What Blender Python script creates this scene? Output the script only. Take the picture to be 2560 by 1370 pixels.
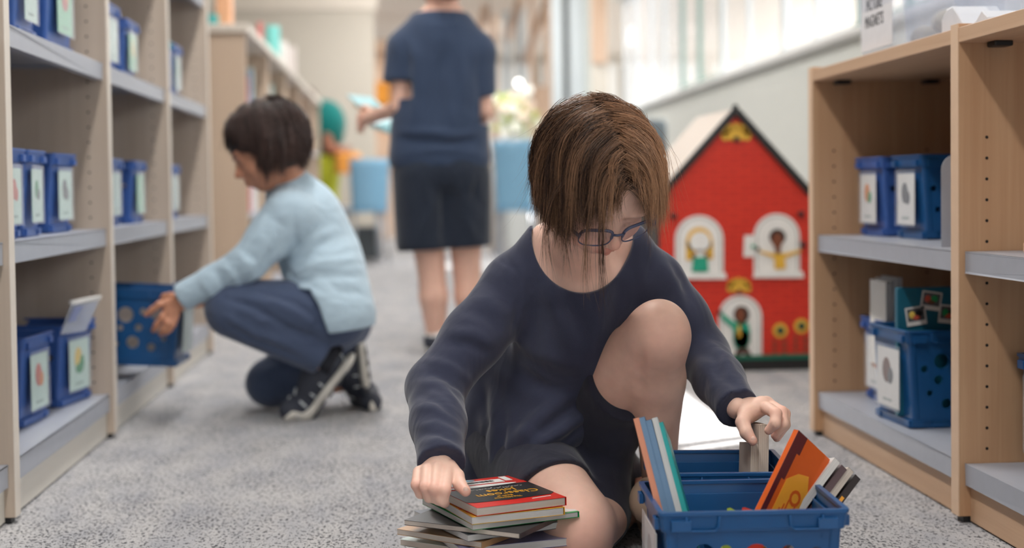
import bpy, bmesh, math, random
import numpy as np
from math import sin, cos, pi, radians as R, sqrt, atan2
from mathutils import Vector, Matrix, Euler, noise

SC = bpy.context.scene
COL = SC.collection
for o in list(bpy.data.objects):
    bpy.data.objects.remove(o)
random.seed(7)
RNG = np.random.default_rng(11)

# ------------------------------------------------------------------ camera
FPX = 3556.0                      # focal length in pixels of the 2560 x 1370 frame (50 mm)
CAMH = 0.6051
YAW, PITCH, ROLL, PPY = 0.0752, 0.0341, -0.0121, 591.2
CF = np.array([sin(YAW)*cos(PITCH), cos(YAW)*cos(PITCH), -sin(PITCH)])
_r = np.array([cos(YAW), -sin(YAW), 0.0]); _u = np.cross(_r, CF)
CR = _r*cos(ROLL)+_u*sin(ROLL)
CU = -_r*sin(ROLL)+_u*cos(ROLL)
CC = np.array([0, 0, CAMH])
cam_d = bpy.data.cameras.new('camera'); cam = bpy.data.objects.new('camera', cam_d); COL.objects.link(cam)
cam.matrix_world = Matrix(((CR[0], CU[0], -CF[0], 0), (CR[1], CU[1], -CF[1], 0), (CR[2], CU[2], -CF[2], CAMH), (0, 0, 0, 1)))
cam_d.sensor_width = 36; cam_d.lens = FPX*36/2560
cam_d.shift_y = (PPY-685)/2560
cam_d.clip_start = .05; cam_d.clip_end = 200
cam_d.dof.use_dof = True; cam_d.dof.focus_distance = 2.2; cam_d.dof.aperture_fstop = 2.3
SC.camera = cam

# ------------------------------------------------------------------ world, lights, exposure
SC.view_settings.view_transform = 'Standard'; SC.view_settings.look = 'None'
SC.view_settings.gamma = 1; SC.view_settings.use_curve_mapping = False
SC.view_settings.exposure = 0.1
try:
    SC.cycles.use_denoising = True
    SC.cycles.max_bounces = 7; SC.cycles.diffuse_bounces = 4; SC.cycles.transparent_max_bounces = 16
    SC.cycles.sample_clamp_indirect = 6
except Exception: pass
W = bpy.data.worlds.new('daylight'); SC.world = W; W.use_nodes = True
bg = W.node_tree.nodes['Background']
bg.inputs[0].default_value = (0.93, 0.97, 1.0, 1); bg.inputs[1].default_value = 2.4

def light(kind, name, loc, rot, energy, color=(1, 1, 1), **kw):
    d = bpy.data.lights.new(name, kind); d.energy = energy; d.color = color
    for k, v in kw.items(): setattr(d, k, v)
    o = bpy.data.objects.new(name, d); COL.objects.link(o); o.location = loc; o.rotation_euler = rot
    return o
def aim(o, target):
    o.rotation_euler = (Vector(target)-Vector(o.location)).to_track_quat('-Z', 'Y').to_euler()
# daylight sun coming in over the right window wall
s_ = light('SUN', 'sun', (6, 10, 8), (0, 0, 0), 16.0, (1, .97, .92), angle=R(.6)); aim(s_, (6-3.0, 10-1.6, 8-3.6))
# ceiling lamp panels of the library
for (lx, ly, e, sx, sy) in ((-.28, .9, 48, .16, 2.6), (-.28, 4.2, 50, .16, 2.6), (-.28, 7.6, 64, .16, 2.6), (0.4, 12.0, 90, 1.2, 2.4), (-1.8, 17.5, 120, 1.2, 2), (1.0, 21, 140, 2, 2)):
    light('AREA', 'ceiling_lamp', (lx, ly, 2.84), (0, 0, 0), e, (1, .985, .965), shape='RECTANGLE', size=sx, size_y=sy)
# added soft fill from behind the camera; no window is built there
lw = light('AREA', 'rear_fill_light', (0.7, -2.6, 1.2), (R(88), 0, 0), 24, (.93, .97, 1), shape='RECTANGLE', size=4.0, size_y=2.2)

# ------------------------------------------------------------------ helpers
def at(x, y, Y):
    """point in the plane Y seen at pixel x, y of the 2560 x 1370 frame"""
    d = CF+CR*(x-1280)/FPX+CU*(PPY-y)/FPX
    return CC+d*(Y/d[1])
def atz(x, y, z):
    d = CF+CR*(x-1280)/FPX+CU*(PPY-y)/FPX
    return CC+d*((z-CAMH)/d[2])
def atx(x, y, X):
    d = CF+CR*(x-1280)/FPX+CU*(PPY-y)/FPX
    return CC+d*(X/d[0])

MATS = {}
def nodes(name):
    m = bpy.data.materials.new(name); m.use_nodes = True
    nt = m.node_tree; b = nt.nodes['Principled BSDF']
    MATS[name] = m
    return m, nt, b
def N(nt, kind, **kw):
    n = nt.nodes.new(kind)
    for k, v in kw.items():
        if k in n.inputs: n.inputs[k].default_value = v
        else: setattr(n, k, v)
    return n
def lk(nt, a, b): nt.links.new(a, b)
def plain(name, col, rough=.5, metal=0, spec=.5, emit=None, alpha=1, coat=0):
    m, nt, b = nodes(name)
    b.inputs['Base Color'].default_value = (*col, 1); b.inputs['Roughness'].default_value = rough
    b.inputs['Metallic'].default_value = metal; b.inputs['Specular IOR Level'].default_value = spec
    b.inputs['Coat Weight'].default_value = coat
    # slight procedural unevenness so that nothing is perfectly flat
    tc = N(nt, 'ShaderNodeTexCoord'); nz = N(nt, 'ShaderNodeTexNoise', Scale=35.0, Detail=3.0)
    mx = N(nt, 'ShaderNodeMix', data_type='RGBA'); lk(nt, tc.outputs['Object'], nz.inputs['Vector'])
    mx.inputs['A'].default_value = (*[c*.93 for c in col], 1); mx.inputs['B'].default_value = (*[min(1, c*1.06) for c in col], 1)
    lk(nt, nz.outputs['Fac'], mx.inputs['Factor']); lk(nt, mx.outputs['Result'], b.inputs['Base Color'])
    if emit:
        b.inputs['Emission Color'].default_value = (*emit[:3], 1); b.inputs['Emission Strength'].default_value = emit[3]
    return m
def srgb(r, g, b):
    return tuple(((c/255)/12.92 if c/255 <= .04045 else ((c/255+.055)/1.055)**2.4) for c in (r, g, b))
def wood(name, c1, c2, axis='Z', scale=1.0, rough=.45):
    m, nt, b = nodes(name)
    tc = N(nt, 'ShaderNodeTexCoord'); mp = N(nt, 'ShaderNodeMapping')
    sc = {'Z': (60, 60, 1.6), 'Y': (60, 1.6, 60), 'X': (1.6, 60, 60)}[axis]
    mp.inputs['Scale'].default_value = tuple(s*scale for s in sc)
    lk(nt, tc.outputs['Object'], mp.inputs['Vector'])
    n1 = N(nt, 'ShaderNodeTexNoise', Scale=1.0, Detail=6.0, Roughness=.65, Distortion=.6)
    lk(nt, mp.outputs[0], n1.inputs['Vector'])
    n2 = N(nt, 'ShaderNodeTexNoise', Scale=.22, Detail=2.0); lk(nt, mp.outputs[0], n2.inputs['Vector'])
    ad = N(nt, 'ShaderNodeMath', operation='ADD'); lk(nt, n1.outputs['Fac'], ad.inputs[0]); lk(nt, n2.outputs['Fac'], ad.inputs[1])
    cr = N(nt, 'ShaderNodeValToRGB'); cr.color_ramp.elements[0].position = .35; cr.color_ramp.elements[1].position = .68
    hv = N(nt, 'ShaderNodeMath', operation='MULTIPLY'); hv.inputs[1].default_value = .5
    lk(nt, ad.outputs[0], hv.inputs[0]); lk(nt, hv.outputs[0], cr.inputs[0])
    cr.color_ramp.elements[0].color = (*c1, 1); cr.color_ramp.elements[1].color = (*c2, 1)
    lk(nt, cr.outputs[0], b.inputs['Base Color']); b.inputs['Roughness'].default_value = rough
    bp = N(nt, 'ShaderNodeBump', Strength=.08, Distance=.001); lk(nt, n1.outputs['Fac'], bp.inputs['Height']); lk(nt, bp.outputs[0], b.inputs['Normal'])
    return m
def fabric(name, col, wr=.35, scale=22.0, stretch=(1, 1, .35), rough=.9, sheen=.25):
    m, nt, b = nodes(name)
    tc = N(nt, 'ShaderNodeTexCoord'); mp = N(nt, 'ShaderNodeMapping'); mp.inputs['Scale'].default_value = stretch
    lk(nt, tc.outputs['Object'], mp.inputs['Vector'])
    big = N(nt, 'ShaderNodeTexNoise', Scale=scale, Detail=2.5, Roughness=.45, Distortion=.8); lk(nt, mp.outputs[0], big.inputs['Vector'])
    fine = N(nt, 'ShaderNodeTexNoise', Scale=900.0, Detail=1.0); lk(nt, tc.outputs['Object'], fine.inputs['Vector'])
    b1 = N(nt, 'ShaderNodeBump', Strength=wr, Distance=.02); lk(nt, big.outputs['Fac'], b1.inputs['Height'])
    b2 = N(nt, 'ShaderNodeBump', Strength=.25, Distance=.0006); lk(nt, fine.outputs['Fac'], b2.inputs['Height']); lk(nt, b1.outputs[0], b2.inputs['Normal'])
    lk(nt, b2.outputs[0], b.inputs['Normal'])
    mx = N(nt, 'ShaderNodeMix', data_type='RGBA'); mx.inputs['A'].default_value = (*[c*.85 for c in col], 1); mx.inputs['B'].default_value = (*[c*1.15 for c in col], 1)
    lk(nt, fine.outputs['Fac'], mx.inputs['Factor']); lk(nt, mx.outputs['Result'], b.inputs['Base Color'])
    b.inputs['Roughness'].default_value = rough; b.inputs['Sheen Weight'].default_value = sheen
    b.inputs['Specular IOR Level'].default_value = .25
    return m
def skin_mat(name, sss=.12):
    m, nt, b = nodes(name)
    at_ = N(nt, 'ShaderNodeAttribute'); at_.attribute_name = 'tone'
    tc = N(nt, 'ShaderNodeTexCoord'); nz = N(nt, 'ShaderNodeTexNoise', Scale=60.0, Detail=4.0); lk(nt, tc.outputs['Object'], nz.inputs['Vector'])
    mx = N(nt, 'ShaderNodeMix', data_type='RGBA', blend_type='MULTIPLY'); mx.inputs['Factor'].default_value = 1
    cr = N(nt, 'ShaderNodeValToRGB'); cr.color_ramp.elements[0].color = (.9, .86, .85, 1); cr.color_ramp.elements[1].color = (1.06, 1.04, 1.03, 1)
    lk(nt, nz.outputs['Fac'], cr.inputs[0]); lk(nt, at_.outputs['Color'], mx.inputs['A']); lk(nt, cr.outputs[0], mx.inputs['B'])
    lk(nt, mx.outputs['Result'], b.inputs['Base Color'])
    b.inputs['Roughness'].default_value = .5; b.inputs['Specular IOR Level'].default_value = .35
    b.inputs['Subsurface Weight'].default_value = sss; b.inputs['Subsurface Radius'].default_value = (.02, .008, .004); b.inputs['Subsurface Scale'].default_value = .3
    bp = N(nt, 'ShaderNodeBump', Strength=.12, Distance=.0006)
    n2 = N(nt, 'ShaderNodeTexNoise', Scale=700.0, Detail=2.0); lk(nt, tc.outputs['Object'], n2.inputs['Vector']); lk(nt, n2.outputs['Fac'], bp.inputs['Height']); lk(nt, bp.outputs[0], b.inputs['Normal'])
    return m
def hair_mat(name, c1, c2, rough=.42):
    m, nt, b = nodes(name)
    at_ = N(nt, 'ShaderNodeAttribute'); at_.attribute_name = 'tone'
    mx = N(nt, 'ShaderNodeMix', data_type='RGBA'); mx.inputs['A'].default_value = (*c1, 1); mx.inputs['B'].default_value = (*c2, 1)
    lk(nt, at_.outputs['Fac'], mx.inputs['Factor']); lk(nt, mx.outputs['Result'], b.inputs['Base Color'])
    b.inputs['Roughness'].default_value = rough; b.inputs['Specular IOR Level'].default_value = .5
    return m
def clear_plastic(name, tint=(.93, .95, 1), a=.35):
    m = bpy.data.materials.new(name); m.use_nodes = True; nt = m.node_tree; nt.nodes.clear(); MATS[name] = m
    out = N(nt, 'ShaderNodeOutputMaterial'); tr = N(nt, 'ShaderNodeBsdfTransparent'); tr.inputs[0].default_value = (*tint, 1)
    pr = N(nt, 'ShaderNodeBsdfPrincipled'); pr.inputs['Base Color'].default_value = (.85, .88, .93, 1); pr.inputs['Roughness'].default_value = .12
    lw_ = N(nt, 'ShaderNodeLayerWeight', Blend=.5); fr = N(nt, 'ShaderNodeMath', operation='POWER'); fr.inputs[1].default_value = 7.0; lk(nt, lw_.outputs['Facing'], fr.inputs[0]); ad = N(nt, 'ShaderNodeMath', operation='ADD', use_clamp=True); ad.inputs[1].default_value = a
    nz = N(nt, 'ShaderNodeTexNoise', Scale=9.0, Detail=2.0); tc = N(nt, 'ShaderNodeTexCoord'); lk(nt, tc.outputs['Object'], nz.inputs['Vector'])
    bp = N(nt, 'ShaderNodeBump', Strength=.2, Distance=.004); lk(nt, nz.outputs['Fac'], bp.inputs['Height']); lk(nt, bp.outputs[0], pr.inputs['Normal'])
    mx = N(nt, 'ShaderNodeMixShader'); lk(nt, fr.outputs[0], ad.inputs[0]); lk(nt, ad.outputs[0], mx.inputs[0])
    lk(nt, tr.outputs[0], mx.inputs[1]); lk(nt, pr.outputs[0], mx.inputs[2]); lk(nt, mx.outputs[0], out.inputs[0])
    return m

def tag(o, label=None, cat=None, group=None, kind=None):
    if label: o['label'] = label
    if cat: o['category'] = cat
    if group: o['group'] = group
    if kind: o['kind'] = kind
    return o
def set_parent(o, p):
    o.parent = p
def empty(name, loc=(0, 0, 0), rot=(0, 0, 0)):
    o = bpy.data.objects.new(name, None); COL.objects.link(o); o.location = loc; o.rotation_euler = rot
    o.empty_display_size = .05
    return o
def place(o, parent, world=False):
    if parent is not None:
        o.parent = parent
        if world:
            o.matrix_parent_inverse = wmat(parent).inverted()
    return o
def wmat(o):
    m = Matrix.Translation(o.location) @ o.rotation_euler.to_matrix().to_4x4()
    return m if o.parent is None else wmat(o.parent) @ o.matrix_parent_inverse @ m

class MB:
    def __init__(s): s.v = []; s.f = []; s.mi = []; s.mats = []; s.sm = []
    def _m(s, mat):
        if mat is None: return 0
        if mat not in s.mats: s.mats.append(mat)
        return s.mats.index(mat)
    def add(s, vs, fs, mat=None, smooth=False):
        k = len(s.v); s.v += [tuple(v) for v in vs]; mi = s._m(mat)
        for f in fs: s.f.append(tuple(i+k for i in f)); s.mi.append(mi); s.sm.append(smooth)
    def box(s, c, d, rot=None, mat=None):
        c = Vector(c); M = rot if rot is not None else Matrix.Identity(3)
        vs = [c+M @ Vector((x*d[0]/2, y*d[1]/2, z*d[2]/2)) for x in (-1, 1) for y in (-1, 1) for z in (-1, 1)]
        s.add(vs, [(0, 1, 3, 2), (4, 6, 7, 5), (0, 4, 5, 1), (2, 3, 7, 6), (0, 2, 6, 4), (1, 5, 7, 3)], mat)
    def b2(s, lo, hi, mat=None):
        s.box([(a+b)/2 for a, b in zip(lo, hi)], [abs(b-a) for a, b in zip(lo, hi)], None, mat)
    def prism(s, poly, to3, h0, h1, mat=None):
        n = len(poly); vs = [to3(x, y, h0) for x, y in poly]+[to3(x, y, h1) for x, y in poly]
        s.add(vs, [tuple(range(n-1, -1, -1)), tuple(range(n, 2*n))]+[(i, (i+1) % n, n+(i+1) % n, n+i) for i in range(n)], mat)
    def tube(s, path, r, seg=8, mat=None, close=False, caps=True):
        P = [Vector(p) for p in path]; n = len(P)
        rr = r if isinstance(r, (list, tuple, np.ndarray)) else [r]*n
        vs = []; prev = None
        for i, p in enumerate(P):
            a = P[(i-1) % n] if (close or i > 0) else P[i]; b = P[(i+1) % n] if (close or i < n-1) else P[i]
            t = (b-a); t = t.normalized() if t.length > 1e-9 else Vector((0, 0, 1))
            if prev is None:
                u = t.orthogonal().normalized()
            else:
                u = (prev-t*prev.dot(t)); u = u.normalized() if u.length > 1e-6 else t.orthogonal().normalized()
            prev = u; w = t.cross(u)
            for k in range(seg):
                a_ = 2*pi*k/seg; vs.append(p+(u*cos(a_)+w*sin(a_))*rr[i])
        fs = []
        for i in range(n if close else n-1):
            j = (i+1) % n
            for k in range(seg):
                fs.append((i*seg+k, i*seg+(k+1) % seg, j*seg+(k+1) % seg, j*seg+k))
        if caps and not close:
            fs.append(tuple(range(seg-1, -1, -1))); fs.append(tuple((n-1)*seg+k for k in range(seg)))
        s.add(vs, fs, mat, True)
    def rings(s, loops, mat=None, smooth=False, close=True, cap0=False, cap1=False):
        n = len(loops[0]); vs = [p for l in loops for p in l]; fs = []
        m = len(loops)
        for i in range(m if close else m-1):
            j = (i+1) % m
            for k in range(n): fs.append((i*n+k, i*n+(k+1) % n, j*n+(k+1) % n, j*n+k))
        if cap0: fs.append(tuple(range(n-1, -1, -1)))
        if cap1: fs.append(tuple((m-1)*n+k for k in range(n)))
        s.add(vs, fs, mat, smooth)
    def ball(s, c, r, mat=None, seg=12, ri=8, M=None):
        r = (r, r, r) if not isinstance(r, (tuple, list)) else r
        vs = []; c = Vector(c)
        for i in range(ri+1):
            a = pi*i/ri
            for k in range(seg):
                b = 2*pi*k/seg; q = Vector((r[0]*sin(a)*cos(b), r[1]*sin(a)*sin(b), r[2]*cos(a)))
                vs.append(c+(M @ q if M is not None else q))
        s.add(vs, [(i*seg+k, i*seg+(k+1) % seg, (i+1)*seg+(k+1) % seg, (i+1)*seg+k) for i in range(ri) for k in range(seg)], mat, True)
    def build(s, name, mat=None, parent=None, bevel=0, smooth=False, world=False, seg=2):
        me = bpy.data.meshes.new(name); me.from_pydata([tuple(v) for v in s.v], [], s.f)
        if mat is not None and not s.mats: s.mats = [mat]
        for m in s.mats: me.materials.append(m)
        me.polygons.foreach_set('material_index', s.mi)
        me.polygons.foreach_set('use_smooth', [True]*len(s.f) if smooth else s.sm)
        bm = bmesh.new(); bm.from_mesh(me); bmesh.ops.remove_doubles(bm, verts=bm.verts, dist=1e-6)
        bmesh.ops.recalc_face_normals(bm, faces=bm.faces); bm.to_mesh(me); bm.free()
        o = bpy.data.objects.new(name, me); COL.objects.link(o)
        if bevel:
            b = o.modifiers.new('bevel', 'BEVEL'); b.width = bevel; b.segments = seg; b.limit_method = 'ANGLE'; b.angle_limit = R(40)
        return place(o, parent, world)
def rrect(L, Wd, r, z, n=4, cx=0, cy=0):
    r = max(r, 1e-4); pts = []
    for (sx, sy, a0) in ((1, 1, 0), (-1, 1, 90), (-1, -1, 180), (1, -1, 270)):
        for k in range(n+1):
            a = R(a0+90*k/n); pts.append((cx+sx*(L/2-r)+r*cos(a), cy+sy*(Wd/2-r)+r*sin(a), z))
    return pts
def flat_panel(outline, holes, th):
    """mesh of a flat plate with holes, in xy, centred on z = 0"""
    cu = bpy.data.curves.new('t', 'CURVE'); cu.dimensions = '2D'; cu.fill_mode = 'BOTH'; cu.extrude = th/2
    for pts in [outline]+holes:
        sp = cu.splines.new('POLY'); sp.points.add(len(pts)-1)
        for p, q in zip(sp.points, pts): p.co = (q[0], q[1], 0, 1)
        sp.use_cyclic_u = True
    o = bpy.data.objects.new('t', cu); me = bpy.data.meshes.new_from_object(o)
    vs = [tuple(v.co) for v in me.vertices]; fs = [tuple(p.vertices) for p in me.polygons]
    bpy.data.objects.remove(o); bpy.data.curves.remove(cu); bpy.data.meshes.remove(me)
    return vs, fs
def text(name, body, size, M, mat, parent=None, world=False, ext=.0003, align='CENTER', sx=1.0, sp=1.0):
    cu = bpy.data.curves.new(name, 'FONT'); cu.body = body; cu.size = size; cu.extrude = ext; cu.align_x = align; cu.align_y = 'CENTER'; cu.space_character = sp
    o = bpy.data.objects.new('t', cu); me = bpy.data.meshes.new_from_object(o); bpy.data.objects.remove(o)
    me.transform(Matrix.Diagonal((sx, 1, 1, 1))); me.transform(M); me.materials.clear(); me.materials.append(mat)
    o = bpy.data.objects.new(name, me); COL.objects.link(o)
    return place(o, parent, world)
def dup(o, parent=None):
    c = o.copy(); COL.objects.link(c)
    if parent is not None: c.parent = parent
    for ch in [x for x in bpy.data.objects if x.parent == o]:
        dup(ch, c)
    return c

# ------------------------------------------------------------------ organic shapes: signed distance fields meshed with surface nets
class SDF:
    def __init__(s, lo, hi, h):
        s.lo = np.array(lo, float); s.h = h
        s.n = np.ceil((np.array(hi)-s.lo)/h).astype(int)+1
        s.D = np.full(s.n, .2, np.float32)
    def _sub(s, lo, hi):
        a = np.clip(np.floor((lo-s.lo)/s.h).astype(int), 0, s.n-1); b = np.clip(np.ceil((hi-s.lo)/s.h).astype(int)+1, 1, s.n)
        if (b <= a).any(): return None
        ax = [s.lo[i]+s.h*np.arange(a[i], b[i], dtype=np.float32) for i in range(3)]
        return (slice(a[0], b[0]), slice(a[1], b[1]), slice(a[2], b[2])), ax
    def _mix(s, sl, d, k, op):
        A = s.D[sl]; d = d.astype(np.float32)
        if op == 'sub':
            d = -d
            if k <= 0: s.D[sl] = np.maximum(A, d); return
            h = np.clip(.5-.5*(d-A)/k, 0, 1); s.D[sl] = d*(1-h)+A*h+k*h*(1-h); return
        if op == 'fold': s.D[sl] = A-d; return
        if k <= 0: s.D[sl] = np.minimum(A, d); return
        h = np.clip(.5+.5*(A-d)/k, 0, 1); s.D[sl] = A*(1-h)+d*h-k*h*(1-h)
    def cone(s, a, b, ra, rb, k=.012, flat=None, op='add'):
        """tapered capsule; flat = (axis, factor) squashes the section along axis"""
        a = np.array(a, float); b = np.array(b, float); m = .03+k
        rm = max(ra, rb)
        r = s._sub(np.minimum(a, b)-rm-m, np.maximum(a, b)+rm+m)
        if r is None: return s
        sl, ax = r; X = ax[0][:, None, None]; Y = ax[1][None, :, None]; Z = ax[2][None, None, :]
        d = b-a; L2 = max(float(d@d), 1e-9)
        t = np.clip(((X-a[0])*d[0]+(Y-a[1])*d[1]+(Z-a[2])*d[2])/L2, 0, 1)
        vx = X-a[0]-t*d[0]; vy = Y-a[1]-t*d[1]; vz = Z-a[2]-t*d[2]
        if flat is not None:
            n = np.array(flat[0], float); n /= np.linalg.norm(n); q = (vx*n[0]+vy*n[1]+vz*n[2])*(1/flat[1]-1)
            vx = vx+q*n[0]; vy = vy+q*n[1]; vz = vz+q*n[2]
            dist = (np.sqrt(vx*vx+vy*vy+vz*vz)-(ra+(rb-ra)*t))*max(flat[1], .55)
        else:
            dist = np.sqrt(vx*vx+vy*vy+vz*vz)-(ra+(rb-ra)*t)
        s._mix(sl, dist, k, op); return s
    def chain(s, pts, rs, k=.01, flat=None, op='add'):
        for i in range(len(pts)-1): s.cone(pts[i], pts[i+1], rs[i], rs[i+1], k, flat, op)
        return s
    def ell(s, c, r, M=None, k=.012, op='add'):
        c = np.array(c, float); r = np.array(r if hasattr(r, '__len__') else (r, r, r), float); m = .03+k
        M = np.eye(3) if M is None else np.array(M, float)     # columns = axes
        e = np.sqrt(((M*r[None, :])**2).sum(1))
        q = s._sub(c-e-m, c+e+m)
        if q is None: return s
        sl, ax = q; X = ax[0][:, None, None]-c[0]; Y = ax[1][None, :, None]-c[1]; Z = ax[2][None, None, :]-c[2]
        k0 = 0; k1 = 0
        for i in range(3):
            u = X*M[0, i]+Y*M[1, i]+Z*M[2, i]
            k0 = k0+(u/r[i])**2; k1 = k1+(u/r[i]**2)**2
        k0 = np.sqrt(k0)+1e-9; k1 = np.sqrt(k1)+1e-9
        s._mix(sl, k0*(k0-1)/k1, k, op); return s
    def fold(s, pts, amp, w):
        """ridge (amp > 0) or groove (amp < 0) along a polyline"""
        pts = [np.array(p, float) for p in pts]
        lo = np.min(pts, 0)-3*w; hi = np.max(pts, 0)+3*w
        r = s._sub(lo, hi)
        if r is None: return s
        sl, ax = r; X = ax[0][:, None, None]; Y = ax[1][None, :, None]; Z = ax[2][None, None, :]
        best = None; n = len(pts)-1
        for i in range(n):
            a, b = pts[i], pts[i+1]; d = b-a; L2 = max(float(d@d), 1e-9)
            t = np.clip(((X-a[0])*d[0]+(Y-a[1])*d[1]+(Z-a[2])*d[2])/L2, 0, 1)
            q = (X-a[0]-t*d[0])**2+(Y-a[1]-t*d[1])**2+(Z-a[2]-t*d[2])**2
            g = (i+t)/n; e = amp*np.sin(np.clip(g, 0.02, .98)*pi)**.5*np.exp(-q/(w*w))
            best = e if best is None else np.where(np.abs(e) > np.abs(best), e, best)
        s._mix(sl, best, 0, 'fold'); return s
    def surf(s, x, y, y0=1.6, y1=7.0):
        a = at(x, y, y0); b = at(x, y, y1); t = np.linspace(0, 1, 2400)[:, None]; P = a+(b-a)*t
        ii = np.round((P-s.lo)/s.h).astype(int); ok = ((ii >= 0) & (ii < s.n)).all(1)
        ii = np.clip(ii, 0, s.n-1); d = np.where(ok, s.D[ii[:, 0], ii[:, 1], ii[:, 2]], 1)
        j = np.argmax(d < 0)
        return P[j] if d[j] < 0 else None
    def folds(s, lst):
        """cloth folds traced along the visible surface: (points, height, width)"""
        jobs = []
        for pts, amp, w in lst:
            q = []
            for (x0, y0), (x1, y1) in zip(pts[:-1], pts[1:]):
                for t in np.linspace(0, 1, 5)[:-1 if (x1, y1) != pts[-1] else None]:
                    p = s.surf(x0+(x1-x0)*t, y0+(y1-y0)*t)
                    if p is not None and (not q or np.linalg.norm(p-q[-1]) < .09): q.append(p)
            if len(q) > 1: jobs.append((q, amp, w))
        for q, amp, w in jobs: s.fold(q, amp, w)
        return s
    def half(s, p, n, op='sub', lo=None, hi=None, k=0.0):
        """remove everything on the side n points to (inside the optional box)"""
        p = np.array(p, float); n = np.array(n, float); n /= np.linalg.norm(n)
        r = s._sub(np.array(lo if lo is not None else s.lo), np.array(hi if hi is not None else s.lo+s.h*s.n))
        if r is None: return s
        sl, ax = r; X = ax[0][:, None, None]; Y = ax[1][None, :, None]; Z = ax[2][None, None, :]
        d = -((X-p[0])*n[0]+(Y-p[1])*n[1]+(Z-p[2])*n[2])
        s._mix(sl, d+0*s.D[sl], k, 'sub'); return s
    def floor(s, z): return s.half((0, 0, z), (0, 0, -1))
    def mesh(s):
        D = s.D; n = s.n
        D[0] = D[-1] = .1; D[:, 0] = D[:, -1] = .1; D[:, :, 0] = D[:, :, -1] = .1
        sg = D < 0
        c = [(i, j, k) for i in (0, 1) for j in (0, 1) for k in (0, 1)]
        def cs(A, o): return A[o[0]:n[0]-1+o[0], o[1]:n[1]-1+o[1], o[2]:n[2]-1+o[2]]
        tot = sum(cs(sg, o).astype(np.int8) for o in c)
        cell = (tot > 0) & (tot < 8); idx = np.argwhere(cell)
        ids = np.full(cell.shape, -1, np.int64); ids[cell] = np.arange(len(idx))
        acc = np.zeros((len(idx), 3)); cnt = np.zeros(len(idx))
        for a in range(8):
            for b in range(a+1, 8):
                oa, ob = np.array(c[a]), np.array(c[b])
                if np.abs(oa-ob).sum() != 1: continue
                ia = idx+oa; ib = idx+ob
                da = D[ia[:, 0], ia[:, 1], ia[:, 2]]; db = D[ib[:, 0], ib[:, 1], ib[:, 2]]
                m = (da < 0) != (db < 0); t = np.where(m, da/np.where(m, da-db, 1), 0)
                acc += np.where(m[:, None], oa+(ob-oa)*t[:, None], 0); cnt += m
        V = s.lo+s.h*(idx+acc/cnt[:, None])
        F = []
        for axn in range(3):
            o = [0, 0, 0]; o[axn] = 1
            A = sg[:n[0]-o[0], :n[1]-o[1], :n[2]-o[2]]; B = sg[o[0]:, o[1]:, o[2]:]
            e = np.argwhere(A != B); u, v = [(1, 2), (2, 0), (0, 1)][axn]
            e = e[(e[:, u] > 0) & (e[:, v] > 0) & (e[:, u] < n[u]-1) & (e[:, v] < n[v]-1)]
            du = np.zeros(3, int); du[u] = 1; dv = np.zeros(3, int); dv[v] = 1
            q = [ids[tuple((e+x).T)] for x in (-du-dv, -dv, 0*du, -du)]
            q = np.stack(q, 1); fl = A[tuple(e.T)]; q[~fl] = q[~fl][:, ::-1]
            F.append(q)
        F = np.concatenate(F); F = F[(F >= 0).all(1)]
        return V, F
def smooth_mesh(V, F, it=2, lam=.5):
    for _ in range(it):
        acc = np.zeros_like(V); cnt = np.zeros(len(V))
        for a, b in ((0, 1), (1, 2), (2, 3), (3, 0)):
            np.add.at(acc, F[:, a], V[F[:, b]]); np.add.at(cnt, F[:, a], 1)
            np.add.at(acc, F[:, b], V[F[:, a]]); np.add.at(cnt, F[:, b], 1)
        V = V+(acc/np.maximum(cnt, 1)[:, None]-V)*lam
    return V
def np_object(name, parts, mat, parent=None, world=True, tone=None, it=1):
    """parts: list of (V, F); tone: function of V giving rgb per vertex"""
    Vs = []; Fs = []; k = 0
    for V, F in parts:
        V = smooth_mesh(V, F, it); Vs.append(V); Fs.append(F+k); k += len(V)
    V = np.concatenate(Vs); F = np.concatenate(Fs)
    me = bpy.data.meshes.new(name); me.vertices.add(len(V)); me.vertices.foreach_set('co', V.astype(np.float32).ravel())
    q = F.shape[1]
    me.loops.add(F.size); me.loops.foreach_set('vertex_index', F.astype(np.int32).ravel())
    me.polygons.add(len(F)); me.polygons.foreach_set('loop_start', (np.arange(len(F))*q).astype(np.int32))
    me.polygons.foreach_set('loop_total', np.full(len(F), q, np.int32)); me.polygons.foreach_set('use_smooth', np.ones(len(F), bool))
    me.update(calc_edges=True); me.validate()
    if tone is not None:
        ca = me.color_attributes.new('tone', 'FLOAT_COLOR', 'POINT')
        c = np.ones((len(V), 4), np.float32); c[:, :3] = tone(V); ca.data.foreach_set('color', c.ravel())
    me.materials.append(mat)
    o = bpy.data.objects.new(name, me); COL.objects.link(o)
    return place(o, parent, world)
def toner(base, spots):
    base = np.array(base)
    def f(V):
        c = np.tile(base, (len(V), 1))
        for p, r, col, s in spots:
            w = s*np.exp(-((V-np.array(p))**2).sum(1)/(r*r)); c = c*(1-w[:, None])+np.array(col)*w[:, None]
        return c
    return f

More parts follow.
